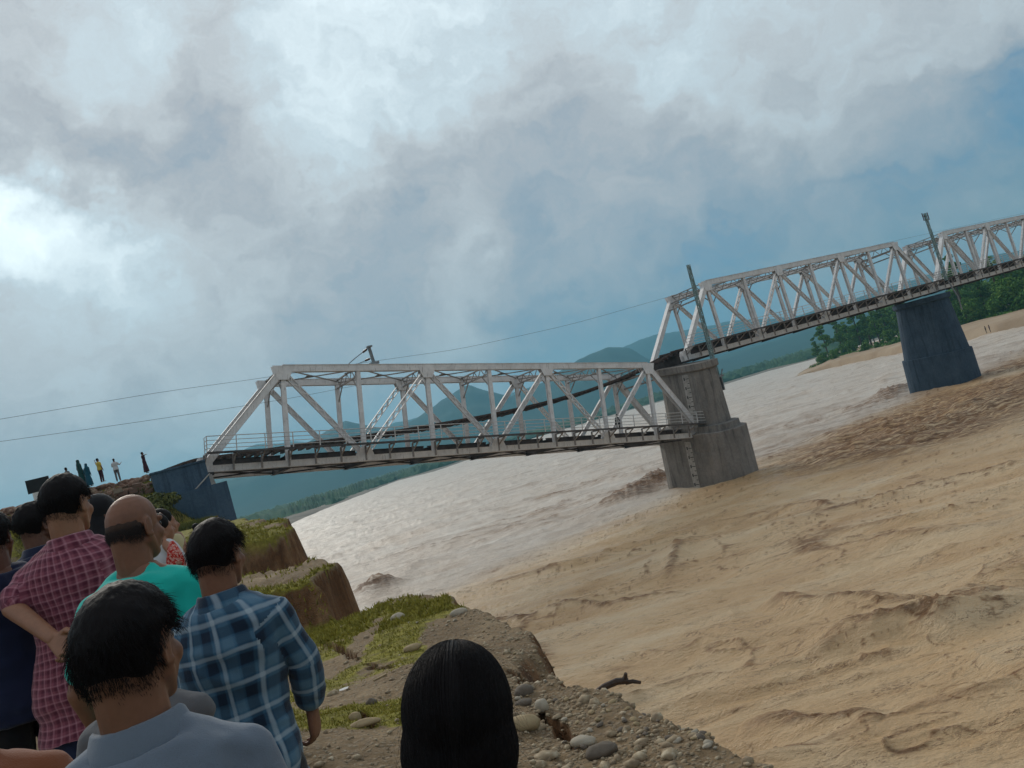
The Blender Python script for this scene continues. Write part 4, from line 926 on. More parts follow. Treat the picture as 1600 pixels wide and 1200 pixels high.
# litter, branch, driftwood
def flat_thing(nm, px, py, zg, pts, th, mat, label, cat, rz=0, dz=.02, tilt=.1):
    c = atz(px, py, zg); m = MB(); n_ = len(pts); V = [(a, b_, 0+.01*math.sin(7*a+3*b_)) for a, b_ in pts]+[(a, b_, th+.01*math.sin(7*a+3*b_)) for a, b_ in pts]
    m.add(V, [tuple(range(n_))[::-1], tuple(range(n_, 2*n_))]+[(i, (i+1) % n_, (i+1) % n_+n_, i+n_) for i in range(n_)]); o = m.build(nm, mat); o.location = (c[0], c[1], gz(c[0], c[1])+dz); o.rotation_euler = (tilt, .06, rz); tag(o, label, cat); return o
m_paper = simple('white_paper', lin((206,204,198)), lin((226,224,220)), 8, .8, .2)
flat_thing('paper_scrap', 540, 1088, -2.0, [(-.04,-.022),(.0,-.03),(.045,-.018),(.05,.02),(.01,.028),(-.045,.016)], .004, m_paper, 'small white scrap of paper on the ground beside the grass', 'litter')
flat_thing('earth_slab', 464, 893, -1.62, [(-.35,-.12),(.1,-.2),(.4,-.05),(.3,.12),(-.2,.16)], .05, m_tan, 'pale loose slab of earth on top of the grassy terrace corner', 'slab')
flat_thing('bark_piece', 597, 1070, -2.05, [(-.07,-.02),(.0,-.01),(.075,.01),(.06,.035),(-.01,.012),(-.075,.0)], .018, m_tan, 'pale curved piece of bark on the gravel left of the woman', 'bark', rz=.4)
c = atz(958, 1080, -6.0)
m_wood = simple('wet_driftwood', lin((40,30,24)), lin((70,52,38)), 6, .6, .4, .01, 20)
c = atz(957, 1073, ZW+.35); dw = MB(); dw.tube([(-.8,-.05,-.02),(-.3,0,.12),(.2,.06,.16),(.6,.1,.06)], [.09,.12,.13,.11], 7); dw.tube([(.42,.08,.1),(.55,.06,.24),(.60,.02,.36)], [.10,.08,.06], 6); dw.tube([(.5,.1,.02),(.75,.0,.03),(1.0,-.15,-.04)], [.09,.08,.06], 6)
o = dw.build('driftwood', m_wood); o.location = (c[0], c[1], ZW+.3); tag(o, 'dark wet driftwood snag sticking out of the muddy water by the bank', 'driftwood')
# track and ballast on the embankment
et = empty('embankment_track', tuple(BW(-3.4, TW/2, 4.12)), (0, 0, ROTZ)); tag(et, 'railway track on top of the embankment left of the abutment', 'railway track')
for y in (-.86, .86): m = MB(); m.box(-24, .2, y-.035, y+.035, .16, .32); m.build('steel_rail', m_rail, et)
m = MB(); m.box(-.12, .12, -1.35, 1.35, .0, .155); s0 = m.build('sleeper', m_sleeper, et)
for k_ in range(36): c_ = s0 if k_ == 0 else s0.copy(); (COL.objects.link(c_) if k_ else None); c_.parent = et; c_.location.x = -.65*k_
r_ = np.random.default_rng(21); n = 5000; uu = r_.uniform(-15, -3.4, n); vv = np.where(r_.uniform(0, 1, n) < .6, r_.uniform(-2.6, -.2, n), r_.uniform(-.2, 5, n)); Q = BO[None]+np.outer(uu, (DX, DY))+np.outer(vv, (-DY, DX)); x, y = Q.T; z = ground(x, y)[0]
m_ballast, nt, b = material('reddish_ballast', .9, .2); nt.links.new(ramp(nt, noise(nt, geopos(nt), 3, 4, .7), [(.3, lin((88,62,52))), (.5, lin((128,100,84))), (.7, lin((168,152,132)))]), b.inputs['Base Color'])
V, F = pebbles(n, x, y, z, .085, 22); tag(link('ballast', mesh_np('ballast', V, F, m_ballast)), kind='stuff', label='reddish ballast stones along the embankment edge')
# broken masonry wall below the track: each block a part
mw = empty('masonry_wall', tuple(BW(-3.7, -2.75, 3.45)), (0, 0, ROTZ)); tag(mw, 'low broken masonry wall of reddish blocks below the embankment track', 'wall')
m_block = [simple('red_block', lin((92,72,62)), lin((116,92,80)), 3, .9, .2, .02, 12), simple('pale_block', lin((116,104,92)), lin((140,128,112)), 3, .9, .2, .02, 12)]
bm_ = []
for j in range(2): m = MB(); m.box(-.24, .24, -.16, .16, -.13, .13); bm_.append(mesh_np('masonry_block', np.array(m.v)*(1+.05*np.random.default_rng(j).normal(size=(8, 1))), m.f, m_block[j]))
for row in range(3):
    for k_ in range(18):
        if rs.random() < (.12, .3, .6)[row]: continue
        o = link('masonry_block', bm_[0 if rs.random() < .6 else 1], mw); o.location = (-k_*.54-(row % 2)*.27, -.06*row+rs.uniform(-.12, .10), -.34+row*.265+rs.uniform(-.03,.02)); o.rotation_euler = (rs.uniform(-.15,.15), rs.uniform(-.1,.1), rs.uniform(-.25, .25))
# signboard at the far left of the embankment
c = BW(-9.9, -1.2, 0); su = plane_v(60, 758, -1.0); c = BW(su[0], -1.0, su[1])
sg = empty('trackside_board', tuple(c), (0, 0, 0.55)); tag(sg, 'dark rectangular trackside board on a white base at the left of the embankment', 'board')
m = MB(); m.box(-.62, .62, -.05, .05, -.4, .42); m.build('board_face', m_black, sg); m = MB(); m.box(-.4, .3, -.15, .15, -1.3, -.402); m.build('board_base', m_paper, sg)
#@@PEOPLE
# ================================================================== PEOPLE
def V3(*a): return np.array(a, float)
def capsule(p0, p1, r0, r1, n=14, flat=1.0, ref=(0,0,1)):
    p0 = V3(*p0); p1 = V3(*p1); d = p1-p0; L = np.linalg.norm(d); d = d/L if L > 1e-6 else V3(0,0,1)
    a = V3(*ref); a = a-d*a.dot(d)
    if np.linalg.norm(a) < .05: a = V3(1,0,0)-d*d[0]
    a /= np.linalg.norm(a); b = np.cross(d, a); rings = []
    for t in np.linspace(-90, 0, 5)[:-1]: rings.append((p0+d*r0*math.sin(math.radians(t)), r0*max(.02, math.cos(math.radians(t)))))
    rings += [(p0, r0), (p1, r1)]
    for t in np.linspace(0, 90, 5)[1:]: rings.append((p1+d*r1*math.sin(math.radians(t)), r1*max(.02, math.cos(math.radians(t)))))
    return ring_mesh([(c, a*r*flat, b*r) for c, r in rings], n)
def ring_mesh(rings, n=18, pw=1.0):
    V = []; F = []; th = np.arange(n)*2*math.pi/n
    for c, A, B_ in rings:
        cs = np.sign(np.cos(th))*np.abs(np.cos(th))**pw; sn = np.sign(np.sin(th))*np.abs(np.sin(th))**pw
        V.append(np.asarray(c)[None]+cs[:, None]*A[None]+sn[:, None]*B_[None])
    V = np.concatenate(V); k = len(rings)
    for i in range(k-1):
        for j in range(n): F.append((i*n+j, i*n+(j+1) % n, (i+1)*n+(j+1) % n, (i+1)*n+j))
    F.append(tuple(range(n))[::-1]); F.append(tuple((k-1)*n+j for j in range(n))); return V, F
def ellip(c, r, n=14, m=9, R=None):
    c = V3(*c); rings = []
    for t in np.linspace(-88, 88, m):
        q = math.radians(t); rings.append((c+V3(0, 0, r[2]*math.sin(q)), V3(r[0]*math.cos(q), 0, 0), V3(0, r[1]*math.cos(q), 0)))
    V, F = ring_mesh(rings, n)
    if R is not None: V = (V-c)@R.T+c
    return V, F
def join(parts):
    V = []; F = []; b = 0
    for v, f in parts: V.append(v); F += [tuple(b+i for i in q) for q in f]; b += len(v)
    return np.concatenate(V), F
def remesh(parts, vox, smooth=3, fac=.5):
    V, F = join(parts); me = mesh_np('tmp', V, F); ob = link('tmp', me)
    md = ob.modifiers.new('r', 'REMESH'); md.mode = 'VOXEL'; md.voxel_size = vox; md.use_smooth_shade = True
    if smooth: ms = ob.modifiers.new('s', 'SMOOTH'); ms.factor = fac; ms.iterations = smooth
    dg = bpy.context.evaluated_depsgraph_get(); dg.update(); ev = ob.evaluated_get(dg); m2 = ev.to_mesh()
    n = len(m2.vertices); co = np.empty(n*3, np.float32); m2.vertices.foreach_get('co', co); nn = np.empty(n*3, np.float32); m2.vertices.foreach_get('normal', nn)
    fl = np.empty(len(m2.loops), np.int32); m2.loops.foreach_get('vertex_index', fl); tot = np.empty(len(m2.polygons), np.int32); m2.polygons.foreach_get('loop_total', tot)
    ev.to_mesh_clear(); bpy.data.objects.remove(ob); bpy.data.meshes.remove(me)
    if (tot == 4).all(): F = fl.reshape(-1, 4)
    else:
        st = np.r_[0, np.cumsum(tot)[:-1]]; F = [tuple(fl[s:s+t]) for s, t in zip(st, tot)]
    return co.reshape(-1, 3).astype(float), F, nn.reshape(-1, 3).astype(float)
def merge_meshes(L):
    V = np.concatenate([l[0] for l in L]); b = 0; Fs = []
    for l in L: Fs.append(np.asarray(l[1])+b); b += len(l[0])
    return V, np.concatenate(Fs)
def skin_mat(name, c, rough=.5):
    m, nt, b = material(name, rough, .4); P = objco(nt)
    nt.links.new(ramp(nt, noise(nt, P, 16, 7, .7), [(.3, tuple(v*.70 for v in c[:3])+(1,)), (.7, c)]), b.inputs['Base Color'])
    b.inputs['Subsurface Weight'].default_value = .08; b.inputs['Subsurface Radius'].default_value = (.012, .005, .003)
    bump(nt, b, noise(nt, P, 90, 3, .6), .25, .0015); return m
SK = [skin_mat('brown_skin', lin((134,92,70))), skin_mat('dark_brown_skin', lin((108,74,58))), skin_mat('light_brown_skin', lin((158,112,86)))]
m_hairb, nt, b = material('black_hair', .6, .12); b.inputs['Base Color'].default_value = lin((20,17,18)); bump(nt, b, noise(nt, mapv(nt, objco(nt), (1, 1, .25)), 120, 3, .6), .6, .003)
m_hairg, nt, b = material('thin_greying_hair', .6, .3); b.inputs['Base Color'].default_value = lin((52,44,42)); bump(nt, b, noise(nt, objco(nt), 150, 3, .6), .6, .002)
m_hairc = simple('cropped_hair_on_scalp', lin((74,58,50)), lin((54,44,40)), 30, .7, .2, .002, 160)
def cloth(name, c, rough=.85, weave=420, fold=.0):
    m, nt, b = material(name, rough, .2); P = objco(nt); f = noise(nt, P, 5, 5, .6)
    nt.links.new(ramp(nt, f, [(.3, tuple(v*.86 for v in c[:3])+(1,)), (.7, c)]), b.inputs['Base Color'])
    b.inputs['Sheen Weight'].default_value = .25; bump(nt, b, mt(nt, 'ADD', noise(nt, P, weave, 2, .5), mt(nt, 'MULTIPLY', noise(nt, P, 16, 4, .6), 2.0)), .5, .003); return m
def plaid(name, base, alt, dark, line, per, lw, dw, rough=.85, line2=None):
    """woven check from the cloth's own coordinates"""
    m, nt, b = material(name, rough, .2); u = attr(nt, 'cloth', 'Vector'); s = N(nt, 'ShaderNodeSeparateXYZ'); nt.links.new(u, s.inputs[0])
    wob = mt(nt, 'MULTIPLY_ADD', noise(nt, objco(nt), 7, 3, .5), .022, -.011)
    def band(c, w0, off, soft=.0025):
        x = mt(nt, 'ADD', mt(nt, 'ADD', c, wob), off+10*per); x = mt(nt, 'MODULO', x, per); x = mt(nt, 'ABSOLUTE', mt(nt, 'SUBTRACT', x, per/2))
        return mt(nt, 'SUBTRACT', 1.0, mt(nt, 'DIVIDE', mt(nt, 'SUBTRACT', x, w0-soft), 2*soft), clamp=True)
    du, dv = band(s.outputs[0], dw, per*.34), band(s.outputs[1], dw, per*.34); lu, lv = band(s.outputs[0], lw, 0), band(s.outputs[1], lw, 0)
    au, av = band(s.outputs[0], per*.14, per*.72), band(s.outputs[1], per*.14, per*.72)
    col = mix(nt, mt(nt, 'MULTIPLY', mt(nt, 'ADD', au, av), .5), base, alt)
    col = mix(nt, mt(nt, 'MULTIPLY', mt(nt, 'ADD', du, dv), .5), col, dark)
    col = mix(nt, mt(nt, 'MULTIPLY', mt(nt, 'ADD', lu, lv), .62, clamp=True), col, line)
    col = mix(nt, .25, col, ramp(nt, noise(nt, objco(nt), 6, 5, .6), [(.3, (.35,.35,.35)), (.7, (.65,.65,.65))]), 'OVERLAY')
    nt.links.new(col, b.inputs['Base Color']); b.inputs['Sheen Weight'].default_value = .2
    bump(nt, b, mt(nt, 'ADD', noise(nt, objco(nt), 380, 2, .5), mt(nt, 'MULTIPLY', noise(nt, objco(nt), 15, 4, .6), 2.0)), .5, .003); return m
TOR = [(.84,.150,.112,.0),(.90,.168,.120,-.005),(.97,.165,.116,-.004),(1.05,.150,.106,.0),(1.13,.148,.104,.004),(1.22,.160,.112,.002),(1.31,.172,.116,-.006),(1.37,.170,.108,-.010),(1.41,.145,.088,-.014),(1.44,.098,.068,-.016),(1.475,.062,.060,-.014)]
def torso_rings(gx=0, gy=0, z0=.84, z1=1.48, hem=0):
    out = []
    for z, rx, ry, yc in TOR:
        if z < z0-1e-6 or z > z1+1e-6: continue
        out.append((V3(0, yc, z), V3(rx+gx+(hem*(1.0-z)/.16 if z < 1.0 else 0), 0, 0), V3(0, ry+gy+(hem*(1.0-z)/.16 if z < 1.0 else 0), 0)))
    return out
def rot(ax, a):
    return np.array(Matrix.Rotation(a, 3, ax))
HC = V3(0, .005, 1.597)
def head_parts(ear=True):
    P_ = [ellip((0,-.012,.030), (.0700,.094,.091), 20, 13), ellip((0,.030,-.030), (.060,.062,.082), 18, 11), ellip((0,.054,-.090), (.030,.028,.024)),
          capsule((.054,.0,-.045), (.022,.050,-.090), .020, .018), capsule((-.054,.0,-.045), (-.022,.050,-.090), .020, .018),
          ellip((.036,.056,-.030), (.025,.026,.026)), ellip((-.036,.056,-.030), (.025,.026,.026)),
          capsule((0,.084,.008), (0,.110,-.030), .0085, .0125), ellip((.011,.099,-.035), (.009,.010,.008)), ellip((-.011,.099,-.035), (.009,.010,.008)),
          capsule((-.036,.078,.019), (.036,.078,.019), .010, .010), ellip((0,.090,-.060), (.022,.010,.0065)), ellip((0,.088,-.071), (.019,.010,.0065)),
          capsule((0,-.030,-.02), (0,-.022,-.16), .058, .060, flat=.98), capsule((0,-.055,-.02), (0,-.035,-.14), .046, .052)]
    if ear:
        for s in (-1, 1):
            pts = [(s*(.076+.006*math.sin(t)+(.009 if math.cos(t) < 0 else .0)), -.016-.017*math.cos(t)*1.0, -.004+.029*math.sin(t)) for t in np.linspace(-1.6, 4.0, 9)]
            pts = [(s*(.069+.013*max(0, .3-(-.017*math.cos(t))*40*.5)), -.012-.017*(-math.cos(t))*-1, -.004+.030*math.sin(t)) for t in np.linspace(-1.5, 3.6, 9)]
            P_ += [capsule(pts[i], pts[i+1], .0048, .0048, 8) for i in range(len(pts)-1)]
            P_ += [ellip((s*.073,-.010,-.006), (.006,.015,.026), 10, 7), ellip((s*.076,-.004,-.030), (.006,.008,.010), 10, 7)]
    return P_
HZMIN = ([-.12,-.085,-.055,-.034,-.024,-.010,.012,.030,.050,.075,.10], [-.075,-.078,-.070,-.048,.012,.030,.028,.012,.045,.068,.074])
def scalp(kind, thick, seed=0, fine=1):
    """hair cap following the skull, pushed inside below the hairline"""
    n1, n2 = 90, 60; th = np.linspace(0, math.pi, n2); ph = np.linspace(0, 2*math.pi, n1, endpoint=False); T_, P_ = np.meshgrid(th, ph, indexing='ij')
    D_ = np.stack([np.sin(T_)*np.cos(P_), np.sin(T_)*np.sin(P_), np.cos(T_)], -1).reshape(-1, 3); r = V3(.0700, .094, .091); c = V3(0, -.012, .030)
    B_ = D_*r+c
    low = B_[:, 2] < .0; B_[low, 2] = B_[low, 2]*1.35          # carry the cap down the nape
    B_[:, 1] = np.where(low & (B_[:, 1] < 0), B_[:, 1]*(1-.30*np.clip(-B_[:, 2]/.09, 0, 1)), B_[:, 1])
    zmin = np.interp(B_[:, 1], *HZMIN); m_ = sstep(-.006, .014, B_[:, 2]-zmin+.006*fbm(D_[:, 0]*6, D_[:, 1]*6, D_[:, 2]*6, oct=2, seed=seed))
    if kind == 'bald': m_ = m_*(1-sstep(-.004, .008, B_[:, 1]))*(1-sstep(.005, .045, B_[:, 2]+.30*B_[:, 1]*0+.004*fbm(D_[:, 0]*5, D_[:, 1]*5, D_[:, 2]*5, oct=2, seed=seed)-np.where(B_[:, 1] < -.05, .008, 0)))
    nz = fbm(D_[:, 0]*7, D_[:, 1]*7, D_[:, 2]*5, oct=4, seed=seed+3)
    t = thick*(m_**.7)*(1+.35*nz)*(.75+.45*sstep(-.04, .07, B_[:, 2])); W_ = B_+D_*(t-.010*(1-m_))[:, None]
    F = [(i*n1+j, (i+1)*n1+j, (i+1)*n1+(j+1) % n1, i*n1+(j+1) % n1) for i in range(n2-1) for j in range(n1)]
    ms_ = sstep(.006, .034, B_[:, 2]-zmin)
    if kind == 'bald': ms_ = sstep(.0, .02, B_[:, 2]-zmin)*(1-sstep(-.006, .004, B_[:, 1]))*(1-sstep(.030, .075, B_[:, 2]))
    return W_, F, B_, D_, ms_
def strands(par, HZ0, W_, D_, m_, n, length, seed, mat, curl=.5, lift=.6, flow=None, rad=.00045):
    r_ = np.random.default_rng(seed); idx = np.flatnonzero(m_ > .3); pick = r_.choice(idx, n); base = W_[pick]*.985; d = D_[pick]
    base = base+r_.normal(0, .0035, (n, 3)); f = np.stack([d[:, 0]*.55+.15, d[:, 1]*.55, -np.ones(n)*.9], 1) if flow is None else flow(base, d)
    f = f-d*(f*d).sum(1)[:, None]; f = f/(np.linalg.norm(f, axis=1)[:, None]+1e-6)
    clump = np.stack([fbm(base[:, 0]*45, base[:, 1]*45, base[:, 2]*45, oct=2, seed=seed+i) for i in range(3)], 1)
    v = d*lift+f+clump*.9*curl+r_.normal(0, .25*curl, (n, 3)); v /= np.linalg.norm(v, axis=1)[:, None]; L_ = length*r_.uniform(.5, 1.15, n)*(.22+.78*sstep(HZ0-.06, HZ0+.05, base[:, 2]))
    K = 5; P_ = []; p = base.copy(); L_ = L_*(.12+.88*m_[pick])
    for k in range(K):
        P_.append(p.copy()); p = p+v*(L_/(K-1))[:, None]; v = v+f*.18+V3(0, 0, -.16); v /= np.linalg.norm(v, axis=1)[:, None]
    P_ = np.stack(P_, 1)
    return curves_obj('hair_strands', P_, rad, mat, par)
def curves_obj(nm, P_, rad, mat, par):
    n, K = P_.shape[:2]; hc = bpy.data.hair_curves.new(nm); hc.add_curves([K]*n); hc.attributes['position'].data.foreach_set('vector', P_.astype(np.float32).ravel())
    ra = hc.attributes.get('radius') or hc.attributes.new('radius', 'FLOAT', 'POINT'); ra.data.foreach_set('value', np.tile(np.linspace(rad, rad*.35, K), n).astype(np.float32))
    hc.materials.append(mat); o = bpy.data.objects.new(nm, hc); COL.objects.link(o); o.parent = par; return o
def hand_parts(W, d, nrm, t, curl=22, s=1.0, spread=0.0):
    """palm and five separate fingers; d along the hand, nrm palm side, t towards the thumb"""
    W, d, nrm, t = [V3(*q) for q in (W, d, nrm, t)]; P_ = []
    P_.append(ring_mesh([(W+d*a*s, t*w_*s, nrm*h_*s) for a, w_, h_ in ((-.012,.022,.019),(.0,.027,.019),(.03,.034,.017),(.065,.041,.015),(.09,.041,.012),(.100,.036,.008))], 16, .8))
    for k, (off, L, r) in enumerate(((.033,.068,.0086),(.0115,.078,.0088),(-.0105,.072,.0084),(-.0325,.056,.0074))):
        p = W+d*.088*s+t*off*s; dd = d+t*spread*(1.5-k)*.1; dd /= np.linalg.norm(dd); ax = np.cross(dd, nrm); L_ = [L*.46*s, L*.31*s, L*.25*s]
        for j in range(3):
            a = math.radians(curl*(1+.25*j)*(1+.12*k)); R = np.array(Matrix.Rotation(a, 3, Vector(ax)))
            dd = R@dd; q = p+dd*L_[j]; P_.append(capsule(p, q, r*s*(1-.08*j), r*s*(1-.08*(j+1)), 10)); p = q
    p = W+d*.022*s+t*.026*s; q = p+(d*.62+t*.62+nrm*.35)/1.0*.040*s; P_.append(capsule(p, q, .0135*s, .0112*s, 10)); dd = d*.85+t*.25+nrm*.35; dd /= np.linalg.norm(dd)
    e = q+dd*.030*s; P_.append(capsule(q, e, .0108*s, .0100*s, 10)); P_.append(capsule(e, e+dd*.022*s, .0100*s, .0080*s, 10)); return P_
def person(top, dist, yaw, label, H=None, head=(0, 0, 0), arms=None, lean=(0, 0), skin=0, hair='short', outfit=None, vox=.009, hvox=.0045, zg=None, at=None, group=None, hairn=5000, hlen=.028, thick=.012, cat='person', legs=None, hands=True, gx=0, female=False, hseed=0):
    """stands a person so that the crown of the head is where the photo has it, at the given distance"""
    Pt = atr(top[0], top[1], dist)-V3(0, 0, .018) if at is None else V3(*at)
    ho = V3(lean[0]*1.6, lean[1]*1.6, 0); c, s = math.cos(yaw), math.sin(yaw); off = V3(c*ho[0]-s*ho[1], s*ho[0]+c*ho[1], 0)
    x, y = Pt[0]-off[0], Pt[1]-off[1]; g_ = gz(x, y) if zg is None else zg; S = (Pt[2]-g_)/1.715 if H is None else H/1.70
    R = empty('person', (x, y, g_), (0, 0, yaw)); R.scale = (S, S, S); tag(R, label, cat, group)
    arms = arms or {}
    def bend(V):
        k = sstep(.9, 1.45, V[:, 2])*.9+np.clip((V[:, 2]-1.45)*.4, 0, .12); V = V.copy(); V[:, 0] += lean[0]*V[:, 2]*k*1.05; V[:, 1] += lean[1]*V[:, 2]*k*1.05; return V
    def bp(p): return bend(np.asarray([p], float))[0]
    A = {}
    for s_ in (-1, 1):
        d_ = dict(el=(s_*.235, -.03, 1.115), wr=(s_*.225, .05, .875), tgt=None); d_.update(arms.get(s_, {}))
        for kk in ('el', 'wr'):
            if len(d_[kk]) == 4:                                     # (px, py, dist, 'w'): world target
                Pw = atr(*d_[kk][:3])-V3(x, y, g_); q = V3(c*Pw[0]+s*Pw[1], -s*Pw[0]+c*Pw[1], Pw[2])/S; d_[kk] = q
        d_['sh'] = bp((s_*.162, -.012, 1.362)) if True else 0; A[s_] = d_
    hd_R = rot('Z', head[0])@rot('X', head[1])@rot('Y', head[2]); piv = V3(0, -.02, 1.49)
    def hx(V): return bend((V+HC-piv)@hd_R.T+piv)
    # --- body: one surface
    parts = [ring_mesh(torso_rings(0, 0), 22)]; parts = [(bend(parts[0][0]), parts[0][1])]
    for s_ in (-1, 1):
        a_ = A[s_]; parts += [capsule(bp((s_*.05, -.02, 1.435)), a_['sh'], .040, .050), capsule(a_['sh'], a_['el'], .047, .037), capsule(a_['el'], a_['wr'], .038, .0255)]
        lg = (legs or {}).get(s_, {}); hp = lg.get('hip', (s_*.088, 0, .86)); kn = lg.get('knee', (s_*.100, .015, .47)); an = lg.get('ankle', (s_*.105, -.015, .085)); tf = lg.get('toe', (an[0]+s_*.02, an[1]+.155, an[2]-.058))
        parts += [capsule(hp, kn, .088, .056), capsule(kn, an, .054, .038), capsule((an[0], an[1]-.03, an[2]-.045), tf, .040, .028, flat=.8)]
        lg2 = dict(hip=hp, knee=kn, ankle=an); A[s_]['leg'] = lg2
    L = []
    if vox < .012:
        b1 = remesh(parts, vox, 3); L.append(b1[:2]); hp_ = [(v, f) for v, f in head_parts()]; b2 = remesh(hp_, hvox, 2, .4); L.append((hx(b2[0]), b2[1]))
        if hands:
            for s_ in (-1, 1):
                a_ = A[s_]
                if a_.get('hand', True):
                    d_ = V3(*a_['hd']) if 'hd' in a_ else a_['wr']-V3(*a_['el']); d_ = d_/np.linalg.norm(d_); nr = V3(*a_.get('palm', (-s_, 0, 0))); nr = nr-d_*nr.dot(d_); nr /= np.linalg.norm(nr); t_ = np.cross(d_, nr)*(1 if s_ == 1 else -1)
                    if 'thumb' in a_ and t_.dot(V3(*a_['thumb'])) < 0: t_ = -t_
                    b3 = remesh(hand_parts(a_['wr'], d_, nr, t_, a_.get('curl', 22)), .0032, 2, .4); L.append(b3[:2])
        V, F = merge_meshes(L)
    else:
        hp_ = [(hx(v), f) for v, f in head_parts(vox < .02)]
        for s_ in (-1, 1):
            a_ = A[s_]; d_ = V3(*a_['wr'])-V3(*a_['el']); d_ /= np.linalg.norm(d_); hp_.append(capsule(a_['wr'], V3(*a_['wr'])+d_*.13, .030, .022, flat=.7))
        V, F, _ = remesh(parts+hp_, vox, 2)
    link('body', mesh_np('body', V, F, SK[skin], True), R)
    # --- clothes
    o = outfit or {}
    def wear(nm, prt, mat, vx, fold=.006, fseed=0, cap=None):
        V, F, Nn = remesh([(v, f) for v, f in prt], vx, 3)
        # cloth coordinates
        tx, ty, tz = V.T; U = np.arctan2(tx, -ty)*.155; W_ = tz.copy(); par_ = np.zeros(len(V)); Us = U.copy(); Ws = W_.copy(); sl_ = np.zeros(len(V)); best = np.hypot(tx/.185, ty/.125)
        for s_ in (-1, 1):
            a_ = A[s_]; l0 = 0; bs = np.full(len(V), 9.)
            for (p0, p1) in ((V3(*a_['sh']), V3(*a_['el'])), (V3(*a_['el']), V3(*a_['wr']))):
                d_ = p1-p0; Lq = np.linalg.norm(d_); d_ /= Lq; q = V-p0; t0 = q@d_; t_ = np.clip(t0, -.08 if l0 == 0 else 0, Lq); rr = q-t_[:, None]*d_; dist_ = np.linalg.norm(rr, axis=1)/.055
                e1 = np.cross(d_, V3(0, 1, .1))*s_; e1 /= np.linalg.norm(e1); e2 = np.cross(d_, e1); ang_ = np.arctan2(rr@e2, rr@e1)
                k = (dist_ < bs) & (s_*tx > .09); Us = np.where(k, ang_*.055, Us); Ws = np.where(k, 1.38-(l0+t_), Ws); bs = np.where(k, dist_, bs)
                sl_ = np.where(k & (dist_ < np.where(tz > 1.27, 2.2, 1.3)) & ((l0 > 0) | (t0 > -.02-.25*(s_*tx-.16))) & (s_*tx > .12) & ((dist_ < best*1.2) | (tz > 1.27)), 1, sl_); l0 = Lq
        if fold:
            f1 = fbm(tx*8+fseed, ty*8, tz*4.5, oct=3, seed=500+fseed); f2 = (1-np.abs(fbm(tx*5+tz*6+fseed, ty*6, tz*8, oct=3, seed=520+fseed))*3.2)*(.5+.9*np.clip(fbm(tx*4, ty*4, tz*4, oct=2, seed=530+fseed)+.3, 0, 1))
            V = V+Nn*(fold*(f1*1.3+.55*f2))[:, None]
        me = mesh_np(nm, V, F, mat, True); nl = len(me.loops); vi = np.empty(nl, np.int32); me.loops.foreach_get('vertex_index', vi)
        if nl == len(me.polygons)*4: fs = (sl_[vi].reshape(-1, 4).mean(1) > .5).repeat(4)
        else: fs = sl_[vi] > .5
        C3 = np.c_[np.where(fs, Us[vi], U[vi]), np.where(fs, Ws[vi], W_[vi]), np.zeros(nl)].astype(np.float32); at_ = me.attributes.new('cloth', 'FLOAT_VECTOR', 'CORNER'); at_.data.foreach_set('vector', C3.ravel())
        return link(nm, me, R)
    g1 = .014+gx; vx = max(vox, .0075)
    if 'top' in o:
        z0 = o.get('hem', .84); pr = [ring_mesh([(bp(c_), a_, b_) for c_, a_, b_ in torso_rings(g1+.003, g1+.006, 0, 1.445, .012)], 26)]
        if z0 < .83: pr.append(ring_mesh([(V3(0, 0, z0), V3(.20+(.84-z0)*.12, 0, 0), V3(0, .15+(.84-z0)*.1, 0)), (V3(0, 0, .87), V3(.175, 0, 0), V3(0, .13, 0))], 26))
        for s_ in (-1, 1):
            a_ = A[s_]; e = V3(*a_['el']); w_ = V3(*a_['wr']); sh_ = V3(*a_['sh']); pr += [capsule(bp((s_*.045, -.022, 1.430)), sh_, .048, .058), capsule(bp((s_*.09, -.012, 1.37)), sh_, .060, .058)]; sl = o.get('sleeve', 'short')
            if sl == 'short': q = sh_+(e-sh_)*.72; pr.append(capsule(sh_, q, .058, .058))
            elif sl == 'elbow': pr += [capsule(sh_, e, .058, .054), capsule(e, e+(w_-e)*.18, .053, .051)]
            elif sl == 'rolled': pr += [capsule(sh_, e, .058, .052), capsule(e, e+(w_-e)*.62, .052, .046)]
            elif sl == 'long': pr += [capsule(sh_, e, .062, .052), capsule(e, e+(w_-e)*.95, .052, .038)]
        wear(o.get('topname', 'shirt'), pr, o['top'], vx, .0125 if vox < .02 else .004, hseed)
        if o.get('sleeve') == 'rolled':
            for s_ in (-1, 1):
                a_ = A[s_]; e = V3(*a_['el']); w_ = V3(*a_['wr']); d_ = (w_-e)/np.linalg.norm(w_-e); q = e+(w_-e)*.60
                wear('cuff', [capsule(q-d_*.012, q+d_*.030, .051, .053), capsule(q-d_*.0, q+d_*.012, .053, .054)], o.get('cuffmat', o['top']), .006, .002, 3)
        if o.get('collar'):
            prof = [(.068,-.028),(.066,.0),(.066,.018),(.070,.024),(.076,.020),(.086,-.006),(.096,-.030),(.093,-.034),(.083,-.012),(.074,.006),(.072,-.030)]
            n = 48; Vc = []; Fc = []; kz = len(prof)
            for i in range(n+1):
                a = math.radians(-252+i*324/n); wv = 1+.05*math.sin(3*a)
                for r_, z_ in prof:
                    yy = -.018+math.sin(a)*r_*.93*(1 if math.sin(a) < 0 else 1.0); zz = 1.462+z_*1.1-.030*max(0, math.sin(a))+(.006*math.sin(a*5)*(1 if z_ < -.02 else 0)); Vc.append(bp((math.cos(a)*r_*wv*(1.04), yy, zz)))
            for i in range(n):
                for j in range(kz): Fc.append((i*kz+j, (i+1)*kz+j, (i+1)*kz+(j+1) % kz, i*kz+(j+1) % kz))
